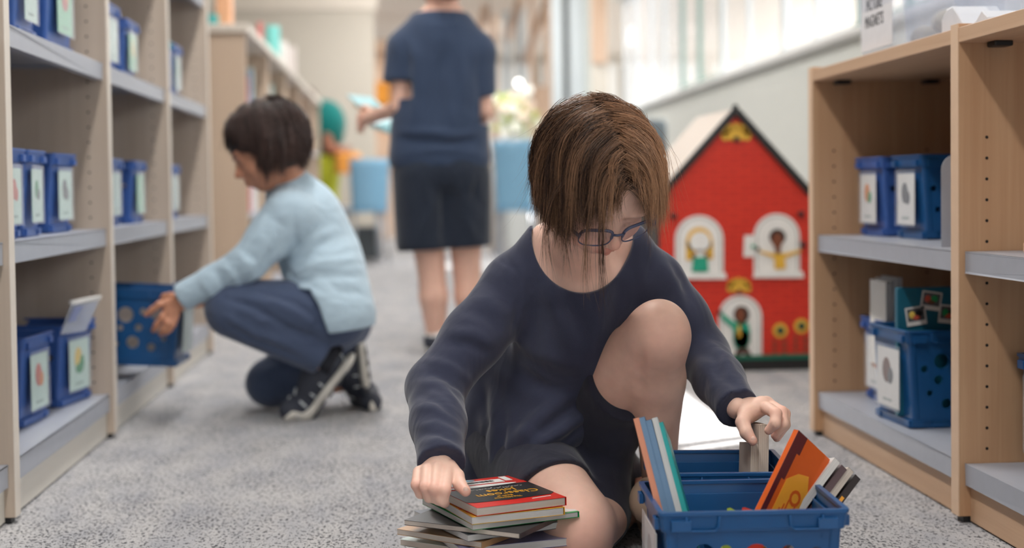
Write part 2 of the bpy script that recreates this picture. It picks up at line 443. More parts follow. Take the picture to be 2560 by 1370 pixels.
# ------------------------------------------------------------------ hair: draped strands
def strands(roots, dirs, lens, grav, coll, clumps, per, rad, name, mat, parent, seg=14, spread=.010, curl=.0, stiff=.35, seed=1, pinch=.55, tone_side=None, wild=.02):
    """drape clump guides over the ellipsoids in coll, then fill each clump with strands"""
    rg = np.random.default_rng(seed)
    P = roots.copy(); d = dirs.copy(); n = len(P); pts = [P.copy()]
    st = (lens/seg)[:, None]
    for i in range(seg):
        g = min(1, (i+1)/seg*1.6)
        d = d*(1-stiff*g)+grav[None, :]*stiff*g+rg.normal(0, .035, (n, 3))
        d /= np.linalg.norm(d, axis=1)[:, None]
        Q = P+d*st
        for (c, M, r) in coll:
            q = (Q-c) @ M; s = np.sqrt(((q/r)**2).sum(1)); m = s < 1
            q2 = q/np.maximum(s, 1e-6)[:, None]; Q = np.where(m[:, None], c+q2 @ M.T, Q)
        d2 = Q-P; d = d2/np.maximum(np.linalg.norm(d2, axis=1), 1e-6)[:, None]
        P = P+d*st; pts.append(P.copy())
    G = np.stack(pts, 1)                                  # n, seg+1, 3
    idx = np.repeat(np.arange(n), per); m = len(idx)
    t = np.linspace(0, 1, seg+1)[None, :, None]
    off = rg.normal(0, spread, (m, 1, 3)); off2 = rg.normal(0, wild, (m, 1, 3))
    S = G[idx]+off*(1-pinch*t)+off2*t**3*.5
    keep = rg.uniform(.72, 1.0, m)                         # strands end at different lengths
    u = keep[:, None]*np.linspace(0, 1, seg+1)[None, :]*seg; i0 = np.clip(u.astype(int), 0, seg-1); fr = (u-i0)[..., None]
    ar = np.arange(m)[:, None]; S = S[ar, i0]*(1-fr)+S[ar, i0+1]*fr
    for (c, M, r) in coll:
        q = (S-c) @ M; s = np.sqrt(((q/(r*.985))**2).sum(2)); q2 = q/np.maximum(s, 1e-6)[..., None]
        S = np.where((s < 1)[..., None], c+q2 @ M.T, S)
    T = np.gradient(S, axis=1); T /= np.maximum(np.linalg.norm(T, axis=2), 1e-9)[..., None]
    ref = np.array([.31, .77, .55]); A = np.cross(T, ref); A /= np.maximum(np.linalg.norm(A, axis=2), 1e-9)[..., None]; B = np.cross(T, A)
    rr = rad*np.interp(np.linspace(0, 1, seg+1), [0, .1, .6, 1], [.8, 1, .8, .15])[None, :, None]
    ring = [S+(A*cos(a)+B*sin(a))*rr for a in (0, 2*pi/3, 4*pi/3)]
    V = np.stack(ring, 2).reshape(-1, 3)                   # m, seg+1, 3 sides
    base = (np.arange(m)[:, None, None]*(seg+1)+np.arange(seg)[None, :, None])*3
    k = np.arange(3)[None, None, :]; k1 = (k+1) % 3
    F = np.stack([base+k, base+k1, base+3+k1, base+3+k], -1).reshape(-1, 4)
    gt = rg.uniform(0, 1, n)[idx]; tn = np.clip(gt*.6+rg.uniform(0, 1, m)*.4, 0, 1)
    tn = np.repeat(tn, (seg+1)*3)
    if tone_side is not None: tn = np.clip(tn+tone_side(V), 0, 1)
    return np_object(name, [(V, F)], mat, parent, True, lambda v: np.stack([tn]*3, 1), it=0)
# ------------------------------------------------------------------ materials
M_WOOD_L = wood('pale_laminate', srgb(182, 165, 148), srgb(200, 184, 168), 'Z')
M_WOOD_R = wood('oak_laminate', srgb(184, 142, 106), srgb(206, 168, 132), 'Z')
M_WOOD_T = wood('oak_laminate_long', srgb(190, 152, 120), srgb(212, 178, 146), 'Y')
M_EDGE = plain('pale_edge_banding', srgb(226, 216, 204), .5)
M_EDGE_R = plain('oak_edge_banding', srgb(222, 190, 160), .5)
M_KICK_L = wood('pale_laminate_long', srgb(214, 208, 198), srgb(226, 221, 212), 'Y')
M_METAL = plain('grey_painted_steel', srgb(170, 174, 184), .38, 0, .5)
M_HOLE = plain('dark_hole', (.012, .01, .01), .9)
M_BLACK = plain('black_plastic', (.012, .013, .015), .45)
M_WHITE = plain('white_paint', srgb(232, 232, 230), .6)

# carpet: pale tufted pile with short dark flecks
def carpet():
    m, nt, b = nodes('flecked_carpet')
    tc = N(nt, 'ShaderNodeTexCoord'); mp = N(nt, 'ShaderNodeMapping'); mp.inputs['Scale'].default_value = (1.0, .62, 1); mp.inputs['Rotation'].default_value = (0, 0, .25)
    lk(nt, tc.outputs['Object'], mp.inputs['Vector'])
    fl = N(nt, 'ShaderNodeTexNoise', Scale=185.0, Detail=2.2, Roughness=.55, Distortion=.7); lk(nt, mp.outputs[0], fl.inputs['Vector'])
    r1 = N(nt, 'ShaderNodeValToRGB'); r1.color_ramp.elements[0].position = .385; r1.color_ramp.elements[1].position = .455
    r1.color_ramp.elements[0].color = (0, 0, 0, 1); r1.color_ramp.elements[1].color = (1, 1, 1, 1)
    # blotches make the flecks denser in some places, in long soft bands
    bl = N(nt, 'ShaderNodeTexNoise', Scale=9.0, Detail=3.0); lk(nt, mp.outputs[0], bl.inputs['Vector'])
    m1 = N(nt, 'ShaderNodeMath', operation='MULTIPLY_ADD'); m1.inputs[1].default_value = .16; m1.inputs[2].default_value = -.08
    lk(nt, bl.outputs['Fac'], m1.inputs[0]); ad = N(nt, 'ShaderNodeMath', operation='ADD'); lk(nt, fl.outputs['Fac'], ad.inputs[0]); lk(nt, m1.outputs[0], ad.inputs[1])
    lk(nt, ad.outputs[0], r1.inputs[0])
    pile = N(nt, 'ShaderNodeTexNoise', Scale=420.0, Detail=2.0); lk(nt, tc.outputs['Object'], pile.inputs['Vector'])
    c1 = N(nt, 'ShaderNodeMix', data_type='RGBA'); c1.inputs['A'].default_value = (*srgb(164, 162, 163), 1); c1.inputs['B'].default_value = (*srgb(216, 214, 213), 1)
    lk(nt, pile.outputs['Fac'], c1.inputs['Factor'])
    c2 = N(nt, 'ShaderNodeMix', data_type='RGBA'); c2.inputs['A'].default_value = (*srgb(62, 62, 68), 1)
    lk(nt, r1.outputs[0], c2.inputs['Factor']); lk(nt, c1.outputs['Result'], c2.inputs['B']); mo = N(nt, 'ShaderNodeTexNoise', Scale=5.0, Detail=4.0, Roughness=.6); mm = N(nt, 'ShaderNodeMapping'); mm.inputs['Scale'].default_value = (2.2, .8, 1); lk(nt, tc.outputs['Object'], mm.inputs['Vector']); lk(nt, mm.outputs[0], mo.inputs['Vector'])
    mc = N(nt, 'ShaderNodeValToRGB'); mc.color_ramp.elements[0].position = .35; mc.color_ramp.elements[1].position = .62; mc.color_ramp.elements[0].color = (.76, .78, .83, 1); mc.color_ramp.elements[1].color = (1, 1, 1, 1); lk(nt, mo.outputs['Fac'], mc.inputs[0])
    c3 = N(nt, 'ShaderNodeMix', data_type='RGBA', blend_type='MULTIPLY'); c3.inputs['Factor'].default_value = 1; lk(nt, c2.outputs['Result'], c3.inputs['A']); lk(nt, mc.outputs[0], c3.inputs['B'])
    lk(nt, c3.outputs['Result'], b.inputs['Base Color'])
    b.inputs['Roughness'].default_value = .95; b.inputs['Specular IOR Level'].default_value = .1; b.inputs['Sheen Weight'].default_value = .2
    bp = N(nt, 'ShaderNodeBump', Strength=.7, Distance=.004)
    a2 = N(nt, 'ShaderNodeMath', operation='ADD'); lk(nt, pile.outputs['Fac'], a2.inputs[0]); lk(nt, r1.outputs[0], a2.inputs[1])
    lk(nt, a2.outputs[0], bp.inputs['Height']); lk(nt, bp.outputs[0], b.inputs['Normal'])
    return m
M_CARPET = carpet()
def struct(name, mb, mat=None, **kw): return tag(mb.build(name, mat, None, **kw), kind='structure')

mb = MB(); mb.b2((-5, -3.2, -.06), (8, 27, 0)); struct('floor', mb, M_CARPET)
M_CEIL = plain('ceiling_paint', srgb(236, 226, 214), .8)
mb = MB(); mb.b2((-5, -3.2, 2.9), (2.1, 12.0, 3.0)); mb.b2((-5, 12.0, 2.9), (2.1, 12.75, 3.0)); mb.b2((-5, 12.75, 2.9), (8, 27, 3.0)); struct('ceiling', mb, M_CEIL)
M_WALL = plain('wall_paint', srgb(214, 216, 210), .75)
M_WALL_F = plain('wall_paint_warm', srgb(206, 198, 186), .8)
mb = MB(); mb.b2((-5.1, -3.2, 0), (-5, 27, 2.9)); struct('wall_left', mb, M_WALL_F)
mb = MB(); mb.b2((-5, 26.9, 0), (8, 27, 2.9)); struct('wall_back', mb, M_WALL_F)
mb = MB(); mb.b2((-5, -3.3, 0), (2.1, -3.2, 2.9)); struct('wall_front', mb, M_WALL_F)

# window wall on the right: low wall, sill, head, mullions, panes
WX, SZ, TZ = 1.9, 1.25, 2.28
mb = MB(); mb.b2((WX, -3.2, 0), (WX+.2, 12.75, SZ-.03)); mb.b2((WX, -3.2, TZ), (WX+.2, 12.75, 2.9)); struct('wall_right', mb, M_WALL)
mb = MB(); mb.b2((WX-.05, -3.2, SZ-.03), (WX+.24, 12.75, SZ)); struct('trim_1', mb, M_WHITE, bevel=.006)
M_FRAME = plain('window_frame_paint', srgb(206, 210, 212), .5)
M_GLASS = clear_plastic('window_glass', (1, 1, 1), .02)
M_MULL = plain('grey_green_mullion', srgb(120, 150, 142), .5)
ys = [-3.2, -1.9, -.65, .6, 1.85, 3.1, 4.85, 6.09, 7.34, 8.78, 10.07, 11.35, 12.7]
for i in range(len(ys)-1):
    y0, y1 = ys[i], ys[i+1]
    mb = MB(); t = .036
    mb.b2((WX+.08, y0, SZ), (WX+.11, y0+t, TZ)); mb.b2((WX+.08, y1-t, SZ), (WX+.11, y1, TZ))
    mb.b2((WX+.06, y0, SZ), (WX+.13, y1, SZ+.05)); mb.b2((WX+.06, y0, TZ-.05), (WX+.13, y1, TZ))
    mb.b2((WX+.07, (y0+y1)/2-.016, SZ), (WX+.10, (y0+y1)/2+.016, TZ))
    w = struct('window_%d' % (i+1), mb, M_FRAME if i % 3 else M_MULL, bevel=.004)
    g = MB(); g.b2((WX+.093, y0+t, SZ+.05), (WX+.097, y1-t, TZ-.05)); g.build('glass_pane', M_GLASS, w)
# unseen eave added to narrow the sun band indoors; ends before the last bay
mb = MB(); mb.b2((WX+.2, -3.2, 2.9), (3.05, 12.0, 3.0)); struct('trim_2', mb, M_WHITE)
# pale ground outside
mb = MB(); mb.b2((2.3, -12, -.4), (60, 60, -.3)); struct('ground', mb, plain('pale_paving', srgb(200, 200, 196), .9))

# recessed soffit wall on the left and the open area behind it
mb = MB(); mb.b2((-5, 14.0, 0), (-.27, 14.15, 2.36)); struct('wall_partition', mb, M_WALL_F)
mb = MB(); mb.b2((-5, 13.97, 2.36), (-.24, 14.15, 2.9)); struct('trim_3', mb, M_CEIL)
# tall glazed corner after the window wall: posts and slanted timber seen against daylight
M_POST = plain('pale_grey_post', srgb(196, 204, 208), .5)
M_DARKPOST = plain('dark_grey_post', srgb(120, 120, 116), .5)
M_TIMBER = wood('warm_timber', srgb(190, 158, 134), srgb(214, 186, 162), 'Z')
def post(px0, px1, Y, mat, label, z1=2.9, z0=0.0, name='wall_post'):
    a = at(px0, 465, Y)[0]; b = at(px1, 465, Y)[0]
    mb = MB(); mb.b2((a, Y, z0), (b, Y+.12, z1)); return struct(name, mb, mat, bevel=.01)
post(1385, 1412, 13.2, M_POST, '', name='trim_4'); post(1412, 1428, 13.3, M_DARKPOST, '', name='trim_5')
post(1428, 1462, 13.2, M_POST, '', name='trim_6'); post(1462, 1485, 13.3, M_WALL, '', name='trim_7')
post(1484, 1524, 12.85, M_WALL_F, '', name='trim_8'); post(1484, 1522, 12.8, M_TIMBER, '', z0=1.72, name='trim_9')
post(1340, 1368, 16.0, M_TIMBER, '', z0=0, z1=1.75, name='trim_10')
for i, (p0, p1, Y, m) in enumerate(((1232, 1246, 19, M_TIMBER), (1262, 1282, 18.5, M_POST), (1296, 1318, 18, M_POST), (1330, 1342, 17, M_TIMBER), (1368, 1384, 15.5, M_TIMBER), (1206, 1216, 20, M_POST))):
    post(p0, p1, Y, m, '', name='trim_%d' % (11+i))
# slanted rafters running away under the far ceiling
for i, (x0, y0, Y0, x1, y1, Y1) in enumerate(((1215, 20, 16, 1180, 150, 22), (1300, 0, 15, 1262, 120, 20), (1370, 0, 15, 1300, 190, 19))):
    mb = MB(); mb.tube([at(x0, y0, Y0), at(x1, y1, Y1)], .06, 4); struct('beam_%d' % (i+1), mb, M_TIMBER)
mb = MB()
for k in range(7):
    mb.b2((.9+k*.75, 24.6, .9), (1.5+k*.75, 24.66, 2.75))
far = struct('window_21', mb, plain('bright_far_panes', srgb(240, 240, 238), .4))
# warm lit shelves seen through the opening by the standing child
mb = MB(); Yf = 19.0
a = at(932, 100, Yf); b = at(985, 300, Yf)
for (yy0, yy1) in ((100, 128), (170, 206), (345, 395)):
    p = at(922, yy0, Yf); q = at(1000, yy1, Yf); mb.b2((p[0], Yf, q[2]), (q[0], Yf+.3, p[2]))
p = at(922, 100, Yf); q = at(1000, 620, Yf); mb.b2((p[0], Yf+.25, 0), (q[0], Yf+.32, p[2]))
sh = mb.build('display_shelf', M_TIMBER); tag(sh, 'warm timber display shelving far away past the standing child', 'shelf')
mb = MB(); p = at(932, 206, 18.95); q = at(975, 262, 18.95); mb.b2((p[0], 18.9, q[2]), (q[0], 19.2, p[2]))
tag(mb.build('storage_box', plain('amber_card', srgb(214, 140, 40), .6), bevel=.02), 'amber box on the far timber shelving beside the standing child', 'box')

# ------------------------------------------------------------------ bookcases
PIN = .0368
def pins(X, zlo, zhi, Y, sgn, par, n='pin_holes'):
    mb = MB(); z = zlo
    while z < zhi:
        c = [(X+.0028*cos(a), Y+sgn*.0006, z+.0028*sin(a)) for a in np.linspace(0, 2*pi, 11)[:-1]]
        mb.add([(*v[:1], Y, v[2]) for v in c]+c, [tuple(range(9, -1, -1)), tuple(range(10, 20))]+[(i, (i+1) % 10, 10+(i+1) % 10, 10+i) for i in range(10)])
        z += PIN
    o = mb.build(n, M_HOLE, par, world=True); tag(o, kind='stuff'); return o
LX, LD, LH = -.718, .36, 1.78
def left_bay(k, label, group='pale bookcase bays along the left'):
    y0 = 2.6842+.9*k; y1 = y0+.9                     # far edges of the uprights
    r = empty('bookcase', ((LX*2-LD)/2, (y0+y1)/2, 0)); tag(r, label, 'bookcase', group)
    def bb(n, lo, hi, m, bev=.001):
        mb = MB(); mb.b2(lo, hi); return mb.build(n, m, r, bev, world=True)
    def upright(ye):
        mb = MB(); mb.b2((LX-LD, ye-.034, .012), (LX-.002, ye, LH)); u = mb.build('side_panel', M_WOOD_L, r, .001, world=True)
        mb = MB(); mb.b2((LX-.002, ye-.034, .012), (LX, ye, LH)); mb.build('edge_strip', M_EDGE, u, .0008, world=True)
        mb = MB(); mb.b2((LX-.03, ye-.03, 0), (LX-.01, ye-.004, .012)); mb.build('foot', M_BLACK, u, world=True)
        h = pins(LX-.049, .14, 1.7, ye-.034, -1, u)
    upright(y1)
    if k == -2: upright(y0)
    bb('back_panel', (LX-LD-.006, y0, .02), (LX-LD, y1, LH), M_WOOD_L)
    bb('top_panel', (LX-LD, y0, LH-.03), (LX-.002, y1-.034, LH), M_WOOD_L)
    for zt in (.1092, .5162, .9211, 1.325):
        mb = MB(); a, b_ = y0+.002, y1-.036; x0, x1 = LX-LD+.01, LX-.012; t = .0405
        mb.b2((x0, a, zt-.003), (x1, b_, zt)); mb.b2((x1-.003, a, zt-t), (x1, b_, zt)); mb.b2((x1-.022, a, zt-t), (x1, b_, zt-t+.002))
        mb.b2((x0, a, zt-t), (x0+.003, b_, zt)); mb.b2((x0, a, zt-.012), (x1, a+.002, zt)); mb.b2((x0, b_-.002, zt-.012), (x1, b_, zt))
        mb.build('shelf', M_METAL, r, .0012, world=True)
    bb('kick_plate', (LX-.036, y0, .004), (LX-.020, y1-.034, .069), M_KICK_L)
    return r
left_bay(-2, 'pale laminate bookcase bay nearest the camera on the left, cut off by the frame')
left_bay(-1, 'pale laminate bookcase bay at the left edge of the photo, only its shelf ends showing')
left_bay(0, 'pale laminate bookcase bay with a crate holding an upturned clear folder')
left_bay(1, 'pale laminate bookcase bay whose bottom crate the crouching child pulls out')
left_bay(2, 'pale laminate bookcase bay farthest along the left row')

RX, RD, RH = .9732, .42, .8845
def right_bay(y0, y1, label, last=False):
    """y0, y1 far edges of the near and far upright"""
    r = empty('bookcase', (RX+RD/2, (y0+y1)/2, 0)); tag(r, label, 'bookcase', 'low oak bookcase bays on the right')
    inv = Matrix.Translation(r.location).inverted()
    def upright(ye):
        mb = MB(); mb.b2((RX+.002, ye-.034, .012), (RX+RD, ye, RH)); u = mb.build('side_panel', M_WOOD_R, r, .001, world=True)
        for nm, lo, hi, m in (('edge_strip', (RX, ye-.034, .012), (RX+.002, ye, RH), M_EDGE_R), ('foot', (RX+.01, ye-.03, 0), (RX+.035, ye-.004, .012), M_BLACK)):
            mb = MB(); mb.b2(lo, hi); mb.build(nm, m, u, .0006, world=True)
        for xx in (RX+.052, RX+.28):
            h = pins(xx, .1325, .72, ye-.034, -1, u)
        for xx in (RX+.066, RX+.28):
            mb = MB(); mb.box((xx, ye-.058, .846), (.034, .036, .010)); mb.build('cam_fitting', M_BLACK, u, .003, world=True)
    upright(y1)
    mb = MB(); mb.b2((RX+RD, y0, .02), (RX+RD+.006, y1, RH-.01)); mb.build('back_panel', M_WOOD_R, r, world=True)
    mb = MB(); mb.b2((RX+.001, y0, .8506), (RX+RD, y1-.034, .8772)); mb.build('top_panel', M_WOOD_T, r, .0012, world=True)
    for zt in (.1067, .4836):
        mb = MB(); a, b_ = y0+.002, y1-.036; x1, x0 = RX+RD-.01, RX+.012; t = .038
        mb.b2((x0, a, zt-.003), (x1, b_, zt)); mb.b2((x0, a, zt-t), (x0+.003, b_, zt)); mb.b2((x0, a, zt-t), (x0+.022, b_, zt-t+.002))
        mb.b2((x0, a, zt-.012), (x1, a+.002, zt)); mb.b2((x0, b_-.002, zt-.012), (x1, b_, zt))
        mb.build('shelf', M_METAL, r, .0012, world=True)
    mb = MB(); mb.b2((RX+.022, y0, .004), (RX+.038, y1-.034, .07)); mb.build('kick_plate', M_WOOD_T, r, world=True)
    return r
right_bay(2.4755, 3.3708, 'low oak bookcase bay beside the red playhouse, two crates on its middle shelf')
right_bay(1.5802, 2.4755, 'low oak bookcase bay at the right edge of the photo')

# second row of bookcases farther down the aisle on the left
def far_case(i, y0, y1, label):
    r = empty('bookcase', (LX-.2, (y0+y1)/2, 0)); tag(r, label, 'bookcase', 'mid-height bookcases down the aisle')
    H = 1.33
    def bb(n, lo, hi, m, bev=.002):
        mb = MB(); mb.b2(lo, hi); return mb.build(n, m, r, bev, world=True)
    bb('side_panel', (LX-.4, y0, 0), (LX, y0+.03, H), M_FAR); bb('side_panel', (LX-.4, y1-.03, 0), (LX, y1, H), M_FAR)
    bb('back_panel', (LX-.4, y0, 0), (LX-.39, y1, H), M_FAR)
    bb('top_panel', (LX-.42, y0-(.03 if i == 0 else 0), H), (LX+.02, y1, H+.04), M_FARTOP, .006)
    for z in (.1, .5, .92): bb('shelf', (LX-.38, y0+.03, z-.03), (LX-.01, y1-.03, z), M_METAL)
    bb('kick_plate', (LX-.03, y0+.03, 0), (LX-.02, y1-.03, .07), M_FAR)
M_FAR = wood('tan_laminate', srgb(196, 172, 150), srgb(206, 184, 162), 'Z'); M_FARTOP = plain('pale_top', srgb(214, 204, 192), .5)
fy = [6.63, 7.75, 8.9, 10.05, 11.2, 12.3]
names = ['mid-height tan bookcase whose plain end panel stands behind the crouching child', 'mid-height tan bookcase second from the plain end panel', 'mid-height tan bookcase in the middle of the row down the aisle', 'mid-height tan bookcase fourth from the plain end panel', 'mid-height tan bookcase at the far end of the row, beside the person in teal']
for i in range(5): far_case(i, fy[i]+.0, fy[i+1]-.002, names[i])
BKC = [srgb(228, 230, 232), srgb(30, 122, 104), srgb(176, 166, 176), srgb(220, 200, 170), srgb(206, 226, 224), srgb(196, 80, 84), srgb(150, 176, 206), srgb(236, 226, 190), srgb(226, 222, 216)]
BKM = [plain('far_book_%d' % i, c, .6) for i, c in enumerate(BKC)]
CNAME = ['white', 'dark green', 'mauve', 'tan', 'pale green', 'red', 'light blue', 'cream', 'off-white']
ordn = ['first', 'second', 'third', 'fourth', 'fifth', 'sixth', 'seventh', 'eighth', 'ninth', 'tenth']
for bi in range(4):
    for si, z in enumerate((.1, .5, .92)):
        y = fy[bi]+.05; n = 0
        while n < 7:
            th = .05+.05*RNG.random(); h = .24+.1*RNG.random()
            ci = 0 if n == 0 and si else int(RNG.integers(0, 9)); ci = 1 if (n == 1 and si == 2) else ci
            mb = MB(); mb.b2((LX-.27, y, z), (LX-.05, y+th, z+h)); o = mb.build('picture_book', BKM[ci], None, .004)
            tag(o, '%s book, %s along the %s shelf of the %s far bookcase' % (CNAME[ci], ordn[n], ('bottom', 'middle', 'upper')[si], ordn[bi]), 'book', 'books in the far bookcases')
            y += th+.012+(.12 if RNG.random() < .25 else 0); n += 1
            if y > fy[bi+1]-.16: break
# things standing on the far top panels
def topper(px, py0, py1, Y, w, col, nm, label, rnd=0, X=LX-.2):
    c = at(px, 465, Y)
    z1 = at(px, py0, Y)[2]; mb = MB()
    if rnd:
        mb.rings([rrect(w, w, w*.48, 1.371+(z1-1.371)*t, 5, c[0], Y) for t in (0, .05, .9, .97, 1)], smooth=False, close=False, cap0=True, cap1=True)
    else: mb.b2((c[0]-w/2, Y-.04, 1.371), (c[0]+w/2, Y+.04, z1))
    o = mb.build(nm, plain(nm+'_'+str(px), col, .5), None, .006); tag(o, label, 'bin' if rnd else 'book'); return o
topper(688, 66, 150, 8.3, .085, srgb(120, 200, 194), 'storage_canister', 'turquoise topped white canister on the far bookcase top', 1)
topper(658, 58, 130, 7.9, .025, srgb(196, 110, 106), 'display_book', 'thin reddish book standing left of the turquoise canister')
topper(706, 105, 185, 9.0, .09, srgb(226, 224, 220), 'display_sign', 'white board standing right of the turquoise canister')
topper(730, 118, 200, 9.8, .08, srgb(224, 214, 210), 'display_card', 'pinkish white card standing farthest along the far bookcase top')
p = at(530, 42, 6.9); mb = MB(); mb.b2((p[0]-.022, 6.88, 1.371), (p[0]+.03, 6.93, 1.45)); tag(mb.build('storage_canister', plain('teal_glaze', srgb(70, 160, 160), .4), None, .01), 'small teal pot on the near end of the far bookcase top', 'pot')
p = at(562, 42, 7.0); mb = MB(); mb.b2((p[0]-.04, 6.98, 1.371), (p[0]+.03, 7.1, 1.56)); tag(mb.build('cardboard_box', plain('peach_card', srgb(222, 168, 130), .6), None, .005), 'peach coloured box standing behind the small teal pot', 'box')
# ------------------------------------------------------------------ crates
M_BLUE = plain('blue_crate_plastic', srgb(62, 98, 168), .36, 0, .5)
M_BLUE_D = plain('blue_crate_plastic_deep', srgb(24, 84, 140), .34, 0, .5)
M_TEALC = plain('teal_crate_plastic', srgb(30, 140, 150), .4)
M_CARD = plain('mint_card', srgb(206, 232, 222), .6)
M_CARDW = plain('white_card', srgb(236, 234, 230), .6)
M_PRINT = plain('grey_print', srgb(120, 140, 136), .6)
M_POCKET = clear_plastic('label_pocket', (1, 1, 1), .10)
PIC = {k: plain('print_'+k, srgb(*c), .6) for k, c in dict(red=(206, 90, 70), orange=(226, 140, 60), green=(40, 150, 90), brown=(110, 70, 50), yellow=(232, 200, 90), grey=(90, 92, 96), mint=(150, 220, 180), black=(30, 30, 32)).items()}
_meshes = {}
def circle(cx, cy, r, n=18): return [(cx+r*cos(2*pi*k/n), cy+r*sin(2*pi*k/n)) for k in range(n)]
def crate(name, loc, rz, L=.265, Wd=.172, H=.178, mat=None, label='', group='blue crates on the shelves', card=M_CARD, pic=('red', 'orange'), tilt=(0, 0), holes=True, cards=True, word=True, pocket=True):
    """open crate; +x is the label end"""
    mat = mat or M_BLUE
    r = empty(name, loc, (tilt[0], tilt[1], rz)); tag(r, label, 'crate', group)
    key = (L, Wd, H, mat.name)
    if key not in _meshes:
        tp = .012; th = .0028
        mb = MB()
        # side walls with bubble holes; they lean outwards a little towards the rim
        hs = [(-.30, .30, .06), (-.12, .33, .045), (.055, .36, .075), (.24, .30, .05), (.36, .42, .03), (-.37, .52, .035), (-.24, .54, .06), (-.07, .55, .035), (.11, .56, .045), (.30, .56, .045), (-.36, .74, .055), (-.20, .77, .045), (-.02, .73, .095), (.155, .78, .045), (.28, .76, .075), (.40, .68, .035)]
        for sy in (-1, 1):
            l2 = L/2-.012
            out = [(-l2+tp, .016), (l2-tp, .016), (l2, H-.018), (-l2, H-.018)]
            hh = [circle(a*L*.92, b*(H-.01)-.008, rr*H*1.05, 16) for a, b, rr in hs] if holes else []
            vs, fs = flat_panel(out, hh, th)
            y0 = sy*(Wd/2-.010-tp*.5)
            vv = [(x, sy*(Wd/2-.010)-sy*tp*.5*(1-z/H)+t, z) for x, z, t in vs]
            mb.add(vv, fs)
        for sx in (-1, 1):
            w2 = Wd/2-.012
            out = [(-w2+tp*.5, .016), (w2-tp*.5, .016), (w2, H-.018), (-w2, H-.018)]
            hh = []
            if sx < 0: hh = [[(-w2*.45, H*.62), (w2*.45, H*.62), (w2*.4, H*.74), (-w2*.4, H*.74)]]
            vs, fs = flat_panel(out, hh, th)
            vv = [(sx*(L/2-.010)-sx*tp*(1-z/H)+t, y, z) for y, z, t in vs]
            mb.add(vv, fs)
        mb.box((0, 0, .012), (L-.05, Wd-.04, .004))
        # corner posts
        for sx in (-1, 1):
            for sy in (-1, 1):
                mb.rings([rrect(.016, .014, .004, z, 2, sx*(L/2-.016-tp*(1-z/H)), sy*(Wd/2-.014-tp*.5*(1-z/H))) for z in (.004, H-.02)], close=False, cap0=True, cap1=True)
        def band(z0, z1, g0, g1, t):
            o0 = rrect(L-g0, Wd-g0, .008, z0, 3); o1 = rrect(L-g1, Wd-g1, .008, z1, 3)
            i1 = rrect(L-g1-2*t, Wd-g1-2*t, .006, z1, 3); i0 = rrect(L-g0-2*t, Wd-g0-2*t, .006, z0, 3)
            mb.rings([o0, o1, i1, i0])
        band(H-.024, H-.003, .008, .003, .0035)          # deep rim band
        band(H-.005, H, .0, .0, .0075)                   # rolled lip
        band(H-.027, H-.023, .010, .010, .006)
        band(0, .014, .030, .028, .006)                  # base flange
        band(.014, .017, .024, .024, .011)
        for sx in (-1, 1):                               # interlocking lugs and notches
            for sy in (-1, 1):
                for z, s in ((H-.018, 1), (.010, .9)):
                    mb.box((sx*(L/2-.030), sy*(Wd/2-(.0 if z > .05 else .012)), z), (.026, .006, .014*s))
                    mb.box((sx*(L/2-(.0 if z > .05 else .014)), sy*(Wd/2-.026), z), (.006, .022, .014*s))
                cx, cy = sx*L*.27, sy*(Wd/2+.001)
                P_ = [(cx-.022, cy, H-.006), (cx-.021, cy, H-.020), (cx-.016, cy, H-.025), (cx+.016, cy, H-.025), (cx+.021, cy, H-.020), (cx+.022, cy, H-.006)]
                mb.tube(P_, .0016, 6)
                mb.box((cx, sy*(Wd/2-.014), .007), (.03, .008, .010), mat=None)
        o = mb.build('crate_body', mat, r, .0009, seg=1); _meshes[key] = o.data
    else:
        o = bpy.data.objects.new('crate_body', _meshes[key]); COL.objects.link(o); o.parent = r
        b = o.modifiers.new('bevel', 'BEVEL'); b.width = .0009; b.segments = 1; b.limit_method = 'ANGLE'; b.angle_limit = R(40)
    if cards:
        x = L/2-.0035; w = Wd*.56; h0, h1 = H*.17, H*.78
        mb = MB(); mb.box((x, 0, (h0+h1)/2), (.0012, w, h1-h0)); c = mb.build('label_card', card, r)
        if pic:
            mb = MB(); zc = h0+(h1-h0)*.62
            mb.ball((x+.0008, -w*.06, zc), (.0006, w*.2, w*.24), PIC[pic[0]], 10, 6)
            mb.ball((x+.0009, w*.1, zc-.010), (.0006, w*.15, w*.16), PIC[pic[1]], 10, 6)
            if len(pic) > 2: mb.ball((x+.001, 0, zc-.022), (.0006, w*.22, w*.12), PIC[pic[2]], 10, 6)
            mb.build('printed_picture', None, c)
        if word:
            mb = MB()
            for k in range(5): mb.box((x+.0009, -w*.2+k*w*.09, h0+.014), (.0004, w*.05, .004+.002*(k % 2)))
            mb.build('printed_word', M_PRINT, c)
        if pocket:
            mb = MB(); mb.box((x+.003, 0, (h0+h1)/2+.002), (.0006, w*1.16, h1-h0+.012)); mb.build('label_pocket', M_POCKET, r)
    return r

